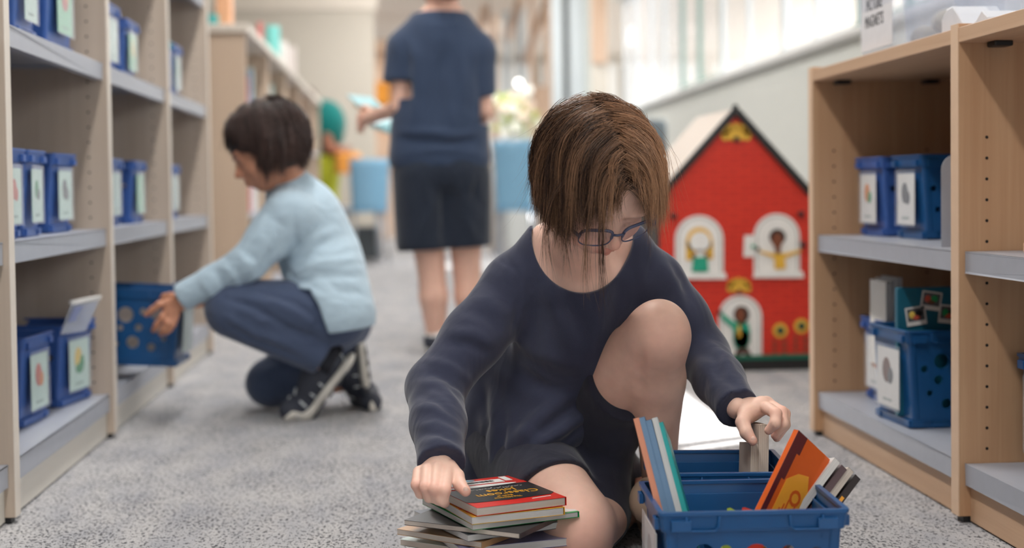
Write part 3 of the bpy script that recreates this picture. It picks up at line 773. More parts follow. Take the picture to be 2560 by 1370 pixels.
UZ, MZ, BZ = .9211, .5162, .1092
def lcrate(name, px_near, px_far, z, X=-.756, W0=.172, rot=0, **kw):
    """crate on a left shelf: label end faces the aisle"""
    yn = atx(px_near, 500, X)[1]; yf = atx(px_far, 500, X)[1]; yc = (yn+yf)/2
    L = kw.get('L', .265)
    return crate(name, (X-L/2*cos(rot), yc-L/2*sin(rot), z+.0005), rot, Wd=W0, **kw)
G = 'blue crates on the left shelves'
lcrate('storage_crate', 62, 122, UZ, -.745, W0=.165, H=.19, label='blue crate beside a taller one on the upper shelf, nearest bay', group=G, card=M_CARD, pic=('orange', 'red'))
lcrate('storage_crate', 138, 212, UZ, -.750, W0=.24, H=.235, label='wide blue crate with a large green card, upper shelf of the nearest bay', group=G, card=PIC['mint'], pic=('brown', 'orange', 'red'))
lcrate('storage_crate', 272, 316, UZ, W0=.185, label='first blue crate on the upper shelf of the second bay', group=G, card=M_CARD, pic=None)
lcrate('storage_crate', 324, 361, UZ, W0=.185, H=.165, label='second blue crate on the upper shelf of the second bay, with green card', group=G, card=PIC['mint'], pic=('yellow', 'yellow'))
lcrate('storage_crate', 416, 439, UZ, W0=.17, label='teal edged crate on the upper shelf of the farthest bay', group=G, mat=M_TEALC, card=M_CARD, pic=None)
lcrate('storage_crate', 440, 467, UZ, W0=.17, label='blue crate right of the teal edged crate, farthest bay', group=G, pic=('green', 'mint'))
lcrate('storage_crate', 8, 74, MZ, W0=.160, label='leftmost of three blue crates on the middle shelf, nearest bay', group=G, pic=('red', 'red'))
lcrate('storage_crate', 76, 118, MZ, W0=.145, label='middle of three blue crates on the middle shelf, nearest bay', group=G, pic=('green', 'grey'))
lcrate('storage_crate', 144, 190, MZ, -.765, W0=.178, rot=-.05, label='rightmost of three blue crates on the middle shelf, nearest bay', group=G, pic=('grey', 'grey'))
lcrate('storage_crate', 276, 314, MZ, W0=.172, label='blue crate hugging the upright on the middle shelf, second bay', group=G, pic=None)
lcrate('storage_crate', 338, 371, MZ, W0=.178, label='blue crate with its side showing, middle shelf of the second bay', group=G, card=PIC['mint'], pic=None)
lcrate('storage_crate', 425, 459, MZ, W0=.18, label='single blue crate on the middle shelf of the farthest bay', group=G, pic=None)
lcrate('storage_crate', 60, 122, BZ, -.790, W0=.19, H=.192, rot=-.08, label='blue crate in front on the bottom shelf, its long pale card at an angle', group=G, pic=('red', 'orange'))
cb = lcrate('storage_crate', 152, 230, BZ, -.770, W0=.205, H=.192, L=.265, rot=-.17, label='blue crate carrying an upturned clear folder, bottom shelf of nearest bay', group=G, pic=('yellow', 'green', 'green'))
lcrate('storage_crate', 428, 462, BZ, -.75, W0=.18, H=.19, label='blue crate with a pale card behind the reaching hands, farthest bay', group=G, card=M_CARD, pic=None)
# clear folder standing open on the rim of the bottom crate
M_FOLDER = clear_plastic('clear_folder', (.88, .92, 1), .42)
def quad(name, pts, th, mat, parent, n=None):
    p = [np.array(q, float) for q in pts]; nn = np.cross(p[1]-p[0], p[3]-p[0]); nn = nn/np.linalg.norm(nn)*th/2
    mb = MB(); mb.add([tuple(q-nn) for q in p]+[tuple(q+nn) for q in p], [(3, 2, 1, 0), (4, 5, 6, 7), (0, 1, 5, 4), (1, 2, 6, 5), (2, 3, 7, 6), (3, 0, 4, 7)])
    return mb.build(name, mat, parent, world=True)
fo = empty('clear_folder', tuple(at(190, 830, 3.36))); tag(fo, 'clear plastic folder with a white edge sticking up from a crate on the bottom shelf', 'folder')
F_ = [at(152, 836, 3.29), at(214, 826, 3.43), at(250, 745, 3.46), at(180, 757, 3.30)]
quad('folder_sheet', F_, .003, M_FOLDER, fo)
quad('spine_strip', [at(176, 762, 3.297), at(250, 748, 3.457), at(252, 738, 3.457), at(176, 751, 3.297)], .006, M_CARDW, fo)
quad('insert_sheet', [at(170, 806, 3.30), at(222, 798, 3.44), at(240, 757, 3.46), at(186, 767, 3.305)], .001, plain('lilac_paper', srgb(150, 160, 200), .6), fo)

# the crate being pulled out by the crouching child
pc = crate('storage_crate', (-.735, 3.90, BZ+.0395), R(-3), L=.29, Wd=.2, H=.205, mat=M_BLUE_D, label='blue crate with bubble holes being pulled out by the crouching child', group=G, card=M_CARD, pic=None, tilt=(0, R(3)))
# books seen inside it
def book(name, loc, rot, dims, cover, page=None, label='', group=None, cat='book', soft=True, par=None, back=None, sp=-1, ct=.0008):
    """closed paperback: dims (width x, height y, thickness z), spine at -x"""
    w, h, t = dims; r = empty(name, loc, rot); tag(r, label, cat, group)
    mb = MB(); mb.box((-.0010*sp, 0, 0), (w-(.0035 if sp < 0 else .0022), h-(.003 if sp < 0 else .0012), t-2*ct)); mb.build('pages', page or M_PAGE, r, .0006)
    mb = MB(); mb.box((0, 0, t/2-ct/2), (w, h, ct), mat=cover); mb.box((0, 0, -t/2+ct/2), (w, h, ct), mat=back or cover); mb.box((sp*(w/2-.0004), 0, 0), (.0008, h, t), mat=cover)
    c = mb.build('cover', None, r, .0003)
    return r, c
def page_mat(name, c1, c2):
    m, nt, b = nodes(name); tc = N(nt, 'ShaderNodeTexCoord'); mp = N(nt, 'ShaderNodeMapping'); mp.inputs['Scale'].default_value = (3, 3, 1500)
    lk(nt, tc.outputs['Object'], mp.inputs['Vector']); nz = N(nt, 'ShaderNodeTexNoise', Scale=1.0, Detail=2.0); lk(nt, mp.outputs[0], nz.inputs['Vector'])
    mx = N(nt, 'ShaderNodeMix', data_type='RGBA'); mx.inputs['A'].default_value = (*c1, 1); mx.inputs['B'].default_value = (*c2, 1)
    lk(nt, nz.outputs['Fac'], mx.inputs['Factor']); lk(nt, mx.outputs['Result'], b.inputs['Base Color']); b.inputs['Roughness'].default_value = .8
    return m
M_PAGE = page_mat('page_block', srgb(172, 160, 150), srgb(222, 212, 202))
M_PAGEW = page_mat('page_block_white', srgb(184, 182, 180), srgb(230, 228, 226))
for k, (dx, th, c) in enumerate(((-.06, .012, (220, 200, 180)), (-.02, .02, (190, 110, 90)), (.03, .012, (214, 214, 220)))):
    book('picture_book', (-.735, 3.86+k*.03, BZ+.125), (R(90), 0, 0), (.18, .13, th), plain('inside_book_%d' % k, srgb(*c), .5), label='%s book inside the crate being pulled out' % ('cream', 'brick red', 'pale grey')[k], group='books in the pulled crate')

# right shelves
GR = 'blue crates on the right shelves'
RM, RB = .4836, .1067
crate('storage_crate', (1.072+.1325, 3.243, RM+.0005), pi+.05, Wd=.165, H=.182, mat=M_BLUE, label='left crate of the pair on the middle right shelf, card with carrots', group=GR, card=M_CARDW, pic=('orange', 'green'))
crate('storage_crate', (1.088+.1325, 3.035, RM+.0005), pi+.03, Wd=.172, H=.182, mat=M_BLUE_D, label='right crate of the pair on the middle right shelf, beside the bookend', group=GR, card=M_CARDW, pic=('grey', 'grey'))
crate('storage_crate', (1.06+.145, 3.16, RB+.0005), pi+.03, L=.29, Wd=.19, H=.19, label='blue crate at the back of the bottom right shelf, orange figure on its card', group=GR, card=M_CARDW, pic=('orange', 'orange'))
big = crate('storage_crate', (.995+.166, 2.895, RB+.0005), pi+.06, L=.33, Wd=.20, H=.2, mat=M_BLUE_D, label='blue crate with bubble holes and shiny label pocket, bottom right shelf', group=GR, card=M_CARDW, pic=('brown', 'grey'))
crate('storage_crate', (1.06+.1325, 2.318, RB+.0005), pi, Wd=.17, H=.2, mat=M_BLUE_D, label='blue crate cut off by the right edge of the photo, nearest bay', group=GR, card=M_CARDW, pic=None)
# bookend
be = empty('bookend', (1.09, 2.80, RM)); tag(be, 'grey steel bookend with a rounded corner on the middle right shelf', 'bookend')
pts = [(0, 0), (.12, 0), (.12, .175)]+[(.03-.03*sin(a), .145+.03*cos(a)) for a in np.linspace(0, pi/2, 7)]
p0 = atz(2354, 618, RM); mb = MB(); mb.prism(pts, lambda x, y, h: (p0[0]+x, p0[1]+h, RM+y), 0, .0018); mb.build('plate', M_METAL, be, world=True)
mb = MB(); mb.b2((p0[0]+.02, p0[1], RM), (p0[0]+.12, p0[1]+.1, RM+.0012)); mb.build('base_plate', M_METAL, be, world=True)
# contents standing in the big bottom crate
for i, (px0, px1, Y, c, m) in enumerate(((2198, 2236, 3.12, 'white', M_CARDW),)):
    a = at(px0, 820, Y); b = at(px1, 720, Y)
    for k in range(3):
        o = book('card_pack', (a[0]+.006+k*.013, 3.13, RB+.185+.004*k), (0, R(90), R(4)), (.19, .09, .011), m, M_PAGEW, '%s white card pack standing upright in the bottom right crate' % ('leftmost', 'middle', 'rightmost')[k], 'white card packs in the crate')
tb = empty('photo_book', (1.17, 2.86, RB+.2)); tag(tb, 'teal book with framed snapshots on its cover, upright in the bottom right crate', 'book')
M_TEALB = plain('deep_teal_cover', srgb(22, 98, 122), .4)
a = at(2243, 830, 2.84)[0]; z1 = at(2250, 720, 2.84)[2]; mb = MB(); mb.b2((a, 2.84, RB+.02), (a+.24, 2.856, z1)); mb.build('cover', M_TEALB, tb, .002, world=True)
for (px, py, an, cc) in ((2290, 790, -8, ('yellow', 'black', 'red')), (2328, 752, 9, ('red', 'green', 'brown')), (2372, 786, 7, ('green', 'black', 'red'))):
    c = at(px, py, 2.838); M = Euler((0, R(an), 0)).to_matrix()
    mb = MB(); mb.box(c, (.042, .0012, .038), M); ph = mb.build('snapshot', M_CARDW, tb, world=True)
    mb = MB(); q = Vector(c)+M @ Vector((0, -.0008, .003)); mb.box(q, (.036, .0008, .026), M, PIC['grey'])
    mb.ball(q+M @ Vector((-.008, -.0006, 0)), (.007, .0006, .008), PIC[cc[0]], 8, 5); mb.ball(q+M @ Vector((.006, -.0006, .002)), (.008, .0006, .007), PIC[cc[1]], 8, 5); mb.ball(q+M @ Vector((.0, -.0007, -.006)), (.009, .0006, .005), PIC[cc[2]], 8, 5)
    mb.build('printed_scene', None, ph, world=True)
for k, (dx, c, n) in enumerate(((.0, (150, 90, 70), 'rust'), (.035, (60, 90, 60), 'olive'), (.06, (200, 190, 180), 'cream'))):
    book('picture_book', (1.17, 2.875+k*.017, RB+.1), (R(90), 0, R(6)), (.2, .15, .012), plain('crate_book_%d' % k, srgb(*c), .5), label='%s book seen through the holes of the bottom right crate' % n, group='books in the bottom right crate')
p = atz(2556, 634, RM); mb = MB(); mb.b2((p[0], p[1]-.12, RM), (p[0]+.16, p[1], RM+.02)); tag(mb.build('picture_book', plain('peach_cover', srgb(236, 190, 160), .5), None, .004), 'peach book corner on the middle shelf at the right edge', 'book')

# clear boxes on top of the low bookcase
M_CLEAR = clear_plastic('clear_box_plastic', (.97, .98, 1), .10)
TOPZ = .8777
def clear_box(px0, px1, X, D, H, label, grp, lid=False, z0=TOPZ):
    yf = atx(px0, 100, X)[1]; yn = atx(px1, 60, X)[1]
    r = empty('storage_box', (X+D/2, (yf+yn)/2, z0)); tag(r, label, 'box', grp)
    Ly = yf-yn; t = .0022
    mb = MB(); lo = lambda z, g, q=0: rrect(D-g-q, Ly-g-q, .012, z, 3)
    mb.rings([lo(0, .02), lo(H, 0), lo(H, 0, 2*t), lo(t, .02, 2*t)], close=False, cap0=True, cap1=True)
    mb.rings([lo(H-.004, -.012), lo(H, -.012), lo(H, 0), lo(H-.004, 0)])
    mb.build('box_body', M_CLEAR, r)
    return r, Ly
GB = 'clear boxes on the low bookcase'
b1, Ly = clear_box(2136, 2238, .990, .24, .19, 'clear plastic box with a white PICTURE MAGNETS sheet, on the bookcase', GB)
mb = MB(); mb.box((-.1145, .0, .095), (.0012, Ly*.74, .165)); sh_ = mb.build('label_sheet', plain('white_sheet', srgb(226, 224, 226), .6), b1)
M_INK = plain('black_ink', (.02, .02, .025), .6)
Mt = Matrix.Translation((-.1162, .0, 0)) @ Matrix(((0, 0, -1, 0), (-1, 0, 0, 0), (0, 1, 0, 0), (0, 0, 0, 1)))
for wd, z in (('PICTURE', .106), ('MAGNETS', .071)):
    text('lettering', wd, .036, Matrix.Translation((-.1156, .012, z)) @ Matrix(((0, 0, -1, 0), (-1, 0, 0, 0), (0, 1, 0, 0), (0, 0, 0, 1))), M_INK, sh_, sx=.62, sp=1.22)
mb = MB(); mb.ball((0, -.02, .055), (.05, .035, .03), None, 14, 8); mb.ball((-.04, .04, .03), (.03, .03, .025), None); o = mb.build('magnet_pouch', plain('beige_cloth', srgb(190, 180, 160), .8), None); o.location = b1.location+Vector((.03, -.04, .004)); tag(o, 'beige pouch inside the PICTURE MAGNETS box', 'pouch')
b2, _ = clear_box(2246, 2362, 1.02, .22, .17, 'clear plastic box between the lettered box and the tray', GB)
b3, _ = clear_box(2370, 2520, 1.06, .24, .2, 'clear plastic box standing furthest right on the bookcase', GB)
b4, _ = clear_box(2528, 2760, 1.03, .24, .2, 'clear bluish box cut off by the top right corner of the photo', GB)
tr = empty('wavy_tray', (1.0, 2.42, TOPZ)); tag(tr, 'white wavy plastic card tray on the low bookcase above the near upright', 'tray')
mb = MB(); prof = [(-.10, .03), (-.075, .048), (-.05, .05), (-.025, .035), (0, .014), (.03, .006), (.06, .012), (.085, .026), (.11, .012)]
f0 = [(1.0+.005, 2.50-x, TOPZ+z) for x, z in prof]; f1 = [(1.0+.09, 2.50-x, TOPZ+z) for x, z in prof]
mb.add(f0+f1+[(a, b, TOPZ) for a, b, c in f0]+[(a, b, TOPZ) for a, b, c in f1], [(i, i+1, 10+i, 9+i) for i in range(8)]+[(i, 18+i, 19+i, i+1) for i in range(8)]+[(9+i, 10+i, 28+i, 27+i) for i in range(8)]+[(0, 9, 27, 18), (8, 26, 35, 17)])
mb.build('tray_body', plain('milky_plastic', srgb(222, 224, 230), .3), tr, .002, world=True)

# ------------------------------------------------------------------ floor crates in front of the girl
GF = 'blue crates on the carpet in front of the kneeling child'
V_ = lambda *a: np.array(a, float)
nl_, nr_ = atz(1646, 1284, .178), atz(2117, 1267, .178); LF = float(np.linalg.norm(nr_-nl_)); AF = -.035
c1c = nl_+V_(cos(AF)*LF/2-sin(AF)*.1025, sin(AF)*LF/2+cos(AF)*.1025, 0)
fc = crate('storage_crate', (c1c[0], c1c[1], .0005), pi+AF, L=LF, Wd=.205, H=.178, mat=M_BLUE_D, label='front blue crate on the carpet, picture books leaning at both ends', group=GF, card=M_CARDW, pic=('grey', 'grey'))
nl_, nr_ = atz(1606, 1187, .178), atz(1976, 1187, .178)
c2c = (nl_+nr_)/2+V_(0, .103, 0)+V_(.004, 0, 0)
bc = crate('storage_crate', (c2c[0]+.020, max(c2c[1], c1c[1]+.215), .0005), -.09, L=float(np.linalg.norm(nr_-nl_))-.008, Wd=.19, H=.178, mat=M_BLUE_D, label='rear blue crate on the carpet that the girl reaches into', group=GF, card=M_CARDW, pic=None)

def at3(p, q, Y0, Y1):  # direction between two pixels at given depths
    return at(*p, Y0), at(*q, Y1)
def slab_book(name, base, top, wdir, w, th, cover, page, label, group, spine=None):
    """upright book: base->top is its height axis, wdir its width direction, th thickness"""
    base = Vector(base); top = Vector(top); up = (top-base); h = up.length; up.normalize(); wd = Vector(wdir); wd = (wd-up*wd.dot(up)).normalized(); nn = wd.cross(up)
    M = Matrix((wd, up, nn)).transposed(); c = base+up*h/2+wd*w/2
    return book(name, c, M.to_euler(), (w, h, th), cover, page, label, group)
# teal books leaning left in the front crate (spines away, fore edges towards us)
M_TEALCV = plain('turquoise_cover', srgb(20, 150, 150), .35); M_BLUECV = plain('steel_blue_cover', srgb(96, 128, 160), .4)
M_ORCV = plain('terracotta_cover', srgb(200, 132, 104), .4); M_PAGEB = page_mat('page_block_cool', srgb(150, 168, 182), srgb(214, 206, 196))
k = 0
for (bx, tx, ty, m, n) in ((1660, 1590, 1045, M_ORCV, 'terracotta'), (1677, 1604, 1043, M_BLUECV, 'steel blue'), (1693, 1621, 1050, M_BLUECV, 'grey blue'), (1708, 1636, 1044, M_PAGEB, 'pale striped'), (1723, 1650, 1056, M_TEALCV, 'turquoise')):
    b = at(bx+10, 1360, 1.885); t = at(tx, ty, 1.955)
    slab_book('picture_book', b, t, (.165, 1, 0), .13, .0082, m, M_PAGEB, '%s thin picture book leaning left in the front floor crate' % n, 'thin books leaning left in the front crate')
# orange book and dark paperbacks leaning right
M_ORG = plain('orange_cover', srgb(222, 96, 24), .4); M_DK = plain('charcoal_cover', srgb(52, 44, 46), .4); M_MAR = plain('maroon_cover', srgb(96, 30, 32), .4); M_YEL = plain('amber_print', srgb(250, 170, 50), .45); M_DK2 = plain('plum_cover', srgb(96, 76, 80), .45)
def leaning(b_px, t_px, Yb, Yt, w, th, cover, label, wdir=(-.55, .10, .42), name='paperback'):
    return slab_book(name, at(*b_px, Yb), at(*t_px, Yt), wdir, w, th, cover, M_PAGE, label, 'paperbacks leaning right in the front crate')
# faces look towards the camera: width direction runs across the picture
def face_book(corners, th, cover, label, name='paperback', group='paperbacks leaning right in the front crate'):
    """corners: bottom-left, bottom-right, top-left of the face, as points"""
    bl, br, tl = [Vector(c) for c in corners]; wd = (br-bl); w = wd.length; wd.normalize(); up = (tl-bl); up = up-wd*up.dot(wd); h = up.length; up.normalize(); nn = wd.cross(up)
    M = Matrix((wd, up, nn)).transposed(); c = bl+wd*w/2+up*h/2-nn*th/2
    return book(name, c, M.to_euler(), (w, h, th), cover, M_PAGE, label, group), w, h
(ob, oc), w, h = face_book((at(1862, 1354, 1.90), at(1946, 1424, 1.935), at(2040, 1116, 1.975)), .009, M_ORG, 'orange and maroon picture book leaning right in the front floor crate', 'picture_book')
mb = MB()
for (a0, b0, a1, b1_) in ((-.5, -.5, -.38, .5), (-.38, .34, -.22, .5), (-.38, .1, -.3, .34), (-.5, -.5, .2, -.36)):
    mb.b2((a0*w, b0*h, .0045), (a1*w, b1_*h, .0049), M_MAR)
mb.b2((-.26*w, -.46*h, .0046), (.38*w, .12*h, .0051), M_YEL); mb.prism([(-.26*w, .12*h), (.38*w, .12*h), (.2*w, .26*h), (-.05*w, .22*h)], lambda x, y, h_: (x, y, h_), .0046, .0051, M_YEL)
for i in range(7): mb.b2((-.14*w+i*.065*w, -.36*h, .0051), (-.105*w+i*.065*w, (-.1+.05*(i % 3))*h, .0053), M_ORG)
mb.rings([[(.12*w+.012*cos(a)*q, .04*h+.012*sin(a)*q, .0054) for a in np.linspace(0, 2*pi, 13)[:-1]] for q in (1, .6)], M_ORG, close=False)
mb.build('printed_picture', None, oc)
for i, (m, n) in enumerate(((M_PAGEW, 'white edged'), (M_DK2, 'grey plum'), (M_PAGE, 'cream edged'), (M_DK, 'black'))):
    tx, ty = 2094+i*17, 1150+i*12+(6 if i % 2 else 0)
    b = at(tx-178, ty+238, 1.93+.004*i); t = at(tx, ty, 1.985+.004*i)
    (bk, cv) = slab_book('paperback', b, t, (.12, 1, .1), .11, .0108, m, M_PAGE, '%s paperback leaning right behind the orange book' % n, 'paperbacks leaning right in the front crate')
    if n == 'black':
        mb = MB()
        for q in range(6): mb.box((-.0557, -.045+q*.018, 0), (.0006, .011, .005))
        mb.build('spine_lettering', M_YEL, cv)
# a red and green picture book lying inside, seen through the bubbles
face_book((at(1800, 1400, 1.85), at(1850, 1425, 1.86), at(1885, 1300, 1.90)), .006, plain('lime_cover', srgb(176, 196, 70), .4), 'lime green book seen through a round hole of the front crate')
face_book((at(1840, 1405, 1.86), at(1900, 1425, 1.87), at(1925, 1290, 1.90)), .006, plain('red_cover', srgb(226, 66, 44), .4), 'red book seen through a round hole of the front crate')
# worn cards held upright in the rear crate
M_OLDCARD = page_mat('worn_card', srgb(184, 166, 150), srgb(230, 216, 202))
for i in range(9):
    b = at(1876+i*5.2, 1300, 2.14); hi = i > 3
    t = at(1880+i*5.0, 1062 if hi else 1110, 2.155)
    slab_book('flash_card_set', b, t, (0, 1, 0), .075, .0030, M_OLDCARD, M_OLDCARD, ('worn beige card held up by the reaching hand' if hi else 'worn beige card standing lower in the rear crate'), 'raised worn cards in the hand' if hi else 'lower worn cards in the rear crate')

# ------------------------------------------------------------------ stack of books on the carpet
GS = 'books stacked on the carpet'
def cov(name, c): return plain('cover_'+name, srgb(*c), .32, coat=.2)
stack = [  # near-left px, near-right px (at the top of the book), rotation handled by the edge, colours
    ('bottom', (985, 1368), (1250, 1420), .016, (220, 200, 190), 'cream covered book at the bottom of the stack'),
]
def lying(nl, nr, z, depth, th, cover, page, label, name='paperback', yaw_=0):
    """book lying flat: nl, nr the two near corners of its top face"""
    a = Vector(atz(*nl, z)); b = Vector(atz(*nr, z)); wd = (b-a); w = wd.length; wd.normalize(); up = Vector((-wd.y, wd.x, 0))
    c = a+wd*w/2+up*depth/2; c.z = z-th/2
    return book(name, c, (0, 0, atan2(wd.y, wd.x)), (w, depth, th), cover, page, label, GS, sp=1, ct=.00045), w
zt = .148
spec = [
 ((1193, 1270), (1416, 1243), .190, .0125, cov('red', (226, 40, 24)), M_PAGE, 'red and black joke book on top of the stack, under the hand'),
 ((1180, 1293), (1412, 1268), .190, .0115, cov('yellow', (244, 186, 60)), M_PAGEW, 'yellow covered paperback second from the top of the stack'),
 ((1182, 1312), (1448, 1279), .200, .0085, cov('green', (24, 170, 90)), M_PAGEW, 'green and orange comic book third from the top of the stack'),
 ((1010, 1300), (1300, 1334), .190, .0080, cov('dark', (60, 56, 60)), M_PAGE, 'dark thin book jutting out left below the green comic'),
 ((1170, 1338), (1446, 1298), .190, .0100, cov('grey', (120, 124, 134)), M_PAGEW, 'grey white-edged book jutting right, middle of the stack'),
 ((992, 1322), (1205, 1356), .185, .0090, cov('tan', (196, 152, 108)), M_PAGE, 'tan covered book jutting out left, middle of the stack'),
 ((1150, 1372), (1420, 1345), .190, .0120, cov('violet', (150, 150, 190)), M_PAGEW, 'pale violet book sticking out right near the bottom'),
 ((1000, 1348), (1240, 1385), .190, .0100, cov('mint', (190, 206, 200)), M_PAGE, 'mint book low in the stack, left corner showing'),
 ((1190, 1395), (1462, 1372), .195, .0120, cov('lilac', (170, 160, 206)), M_PAGEW, 'lilac book lowest on the right of the stack'),
 ((1010, 1380), (1250, 1420), .19, .012, cov('brown', (150, 120, 96)), M_PAGE, 'brown book near the floor of the stack'),
 ((1120, 1430), (1400, 1410), .19, .014, cov('sand', (210, 196, 170)), M_PAGEW, 'sand coloured book lying on the carpet under the stack'),
]
z = sum(s[3]+.0012 for s in spec)+.0
stack_h = z
tops = []
for s in spec:
    (bk, cv), w = lying(s[0], s[1], z, s[2], s[3], s[4], s[5], s[6])
    tops.append((bk, cv, w, s[2], s[3], z)); z -= s[3]+.0012
# printing on the top cover (its text reads from the girl's side)
bk, cv, w, dep, th, z = tops[0]
M_COVB = plain('cover_black_panel', srgb(40, 38, 40), .3); M_GOLD = plain('gold_lettering', srgb(238, 178, 52), .4); M_RED2 = plain('bright_red', srgb(232, 50, 30), .35)
zz = th/2+.0002
mb = MB()
pan = [(-w*.5, -.30*dep), (-w*.42, -.335*dep), (0, -.36*dep), (w*.44, -.33*dep), (w*.5, -.28*dep), (w*.5, .18*dep), (w*.1, .20*dep), (-w*.5, .13*dep)]
mb.prism(pan, lambda x, y, h: (x, y, h), zz, zz+.0004); panel = mb.build('black_panel', M_COVB, cv)
Rt = Matrix.Rotation(pi, 4, 'Z')
for body, size, y in (('The Hilarious', .0085, -.275), ('Book of', .0085, -.215), ('Classroom', .0245, -.13), ('Jokes', .0235, -.01)):
    text('title_lettering', body, size, Matrix.Translation((w*.06 if size > .01 else -w*.02, y*dep, zz+.0006)) @ Rt, M_GOLD, cv, sx=.98)
mb = MB(); rr_ = random.Random(3)
for q in range(22):
    x = w*.36-q*w*.034; mb.tube([(x, .085*dep+.002*sin(q*2.1), zz+.0007), (x-w*.012, .085*dep+.004*rr_.uniform(-1, 1), zz+.0007), (x-w*.024, .085*dep, zz+.0007)], .00035, 4)
mb.build('author_script', M_CARDW, cv)
mb = MB(); mb.rings([[(w*(-.05)+w*.42*cos(a)*q, .20*dep+.018*dep*2.2*sin(a)*q, zz+.0009) for a in np.linspace(0, 2*pi, 25)[:-1]] for q in (1, .01)], close=False); mb.build('white_oval', M_CARDW, cv)
mb = MB(); mb.box((-w*.02, .345*dep, zz+.0004), (w*.62, .022, .0006)); st = mb.build('barcode_sticker', M_CARDW, cv)
mb = MB(); x = -w*.2
for q in range(26):
    t_ = rr_.choice((.0006, .0011, .0016)); mb.box((x, .345*dep, zz+.0009), (t_, .010, .0004)); x += t_+rr_.choice((.0007, .0012))
mb.build('barcode', M_INK, st)
mb = MB(); mb.ball((-w*.05, .46*dep, zz), (.012, .007, .0005), plain('sky_print', srgb(130, 180, 206), .4), 12, 6); mb.box((w*.36, .40*dep, zz+.0003), (.012, .03, .0005), mat=M_CARDW); mb.box((w*.28, -.40*dep, zz+.0003), (.034, .0025, .0005), Euler((0, 0, .12)).to_matrix(), M_CARDW); mb.build('cover_art', None, cv)
# printing on the yellow and green ones where they show
bk, cv, w, dep, th, z = tops[1]
mb = MB(); zz = th/2+.0003
for q in range(9): mb.box((-w*.5+w*.05+rr_.uniform(0, .03), -dep*.4+q*dep*.07, zz), (.016, .006, .0005), Euler((0, 0, rr_.uniform(-1, 1))).to_matrix(), PIC['red'] if q % 2 else PIC['orange'])
mb.build('cover_art', None, cv)
bk, cv, w, dep, th, z = tops[2]
mb = MB(); zz = th/2+.0003
mb.b2((-w*.5+.002, dep*.12, zz), (w*.1, dep*.45, zz+.0004), M_COVB); mb.b2((-w*.48, -dep*.5+.002, zz), (-w*.2, -dep*.36, zz+.0004), PIC['orange'])
mb.box((-w*.3, -.02*dep, zz+.0004), (.05, .014, .0005), Euler((0, 0, .6)).to_matrix(), plain('violet_print', srgb(110, 100, 150), .4)); mb.box((-w*.33, -.2*dep, zz+.0004), (.045, .012, .0005), Euler((0, 0, -.3)).to_matrix(), plain('pink_print', srgb(236, 110, 110), .4)); mb.box((-w*.38, .05*dep, zz+.0005), (.02, .03, .0005), Euler((0, 0, .4)).to_matrix(), PIC['green']); mb.box((w*.44, -dep*.42, zz), (.022, .02, .0006), mat=M_CARDW)
mb.build('cover_art', None, cv)
# ------------------------------------------------------------------ people
def V3(*a): return np.array(a, float)
def basis(s, f, u): return np.stack([s, f, u], 1)
def head_sdf(c, s, f, u, k=1.0, h=.0022, face=True):
    """child's head; c centre of the skull, s side, f face, u crown"""
    B = basis(s, f, u); L = lambda a, b, d: c+(s*a+f*b+u*d)*k
    lo = c-.155*k; hi = c+.155*k
    S = SDF(lo, hi, h)
    S.ell(L(0, -.008, .018), V3(.074, .090, .085)*k, B, .01)
    S.ell(L(0, .022, -.030), V3(.060, .064, .066)*k, B, .03)          # face
    S.ell(L(0, .048, -.076), V3(.026, .024, .022)*k, B, .028)         # chin
    for q in (-1, 1):
        S.ell(L(q*.036, .055, -.040), V3(.026, .022, .026)*k, B, .018)   # cheek
        S.ell(L(q*.030, .076, .0), V3(.017, .010, .012)*k, B, .006)      # closed lid / eye
        S.ell(L(q*.030, .082, .020), V3(.022, .010, .006)*k, B, .012)    # brow
        S.ell(L(q*.076, -.004, -.020), V3(.007, .017, .028)*k, B, .006)  # ear
        S.ell(L(q*.083, -.002, -.018), V3(.004, .010, .018)*k, B, .003, 'sub')
        S.ell(L(q*.0095, .091, -.034), V3(.0075, .008, .0065)*k, B, .005)  # nostril wing
        S.ell(L(q*.028, .086, -.004), V3(.017, .006, .0025)*k, B, .004, 'sub')  # lid crease
    S.cone(L(0, .080, .004), L(0, .098, -.027), .0075*k, .0085*k, .009)    # nose
    S.ell(L(0, .101, -.029), V3(.009, .0085, .008)*k, B, .005)
    S.ell(L(0, .079, -.055), V3(.024, .012, .016)*k, B, .012)              # muzzle
    S.chain([L(-.021, .079, -.0585), L(-.006, .0905, -.0545), L(0, .0895, -.0555), L(.006, .0905, -.0545), L(.021, .079, -.0585)], [.0018*k, .0042*k, .0036*k, .0042*k, .0018*k], .003)
    S.chain([L(-.018, .078, -.0605), L(0, .0875, -.0635), L(.018, .078, -.0605)], [.002*k, .0056*k, .002*k], .003)
    S.fold([L(-.021, .081, -.0592), L(0, .095, -.0588), L(.021, .081, -.0592)], -.0022*k, .0022*k)
    return S, L
def hand_sdf(palm, fingers, thumb, wrist, rk=1.0, h=.0016, k=.004):
    """palm: list of (centre, radius) balls chained from the wrist; fingers: list of (points, radii)"""
    allp = np.array([p for f in fingers+[thumb] for p in f[0]]+[p for p, r in palm]+[wrist[0], wrist[1]])
    S = SDF(allp.min(0)-.03, allp.max(0)+.03, h)
    S.cone(wrist[0], wrist[1], wrist[2], wrist[3], .01)
    for i in range(len(palm)):
        for j in range(i):
            S.cone(palm[i][0], palm[j][0], palm[i][1], palm[j][1], .006)
    for pts, rs in fingers+[thumb]:
        F = SDF(allp.min(0)-.03, allp.max(0)+.03, h)
        F.chain(pts, rs, .003)
        S.D = np.minimum(S.D, F.D) if False else _sm(S.D, F.D, k)
    return S
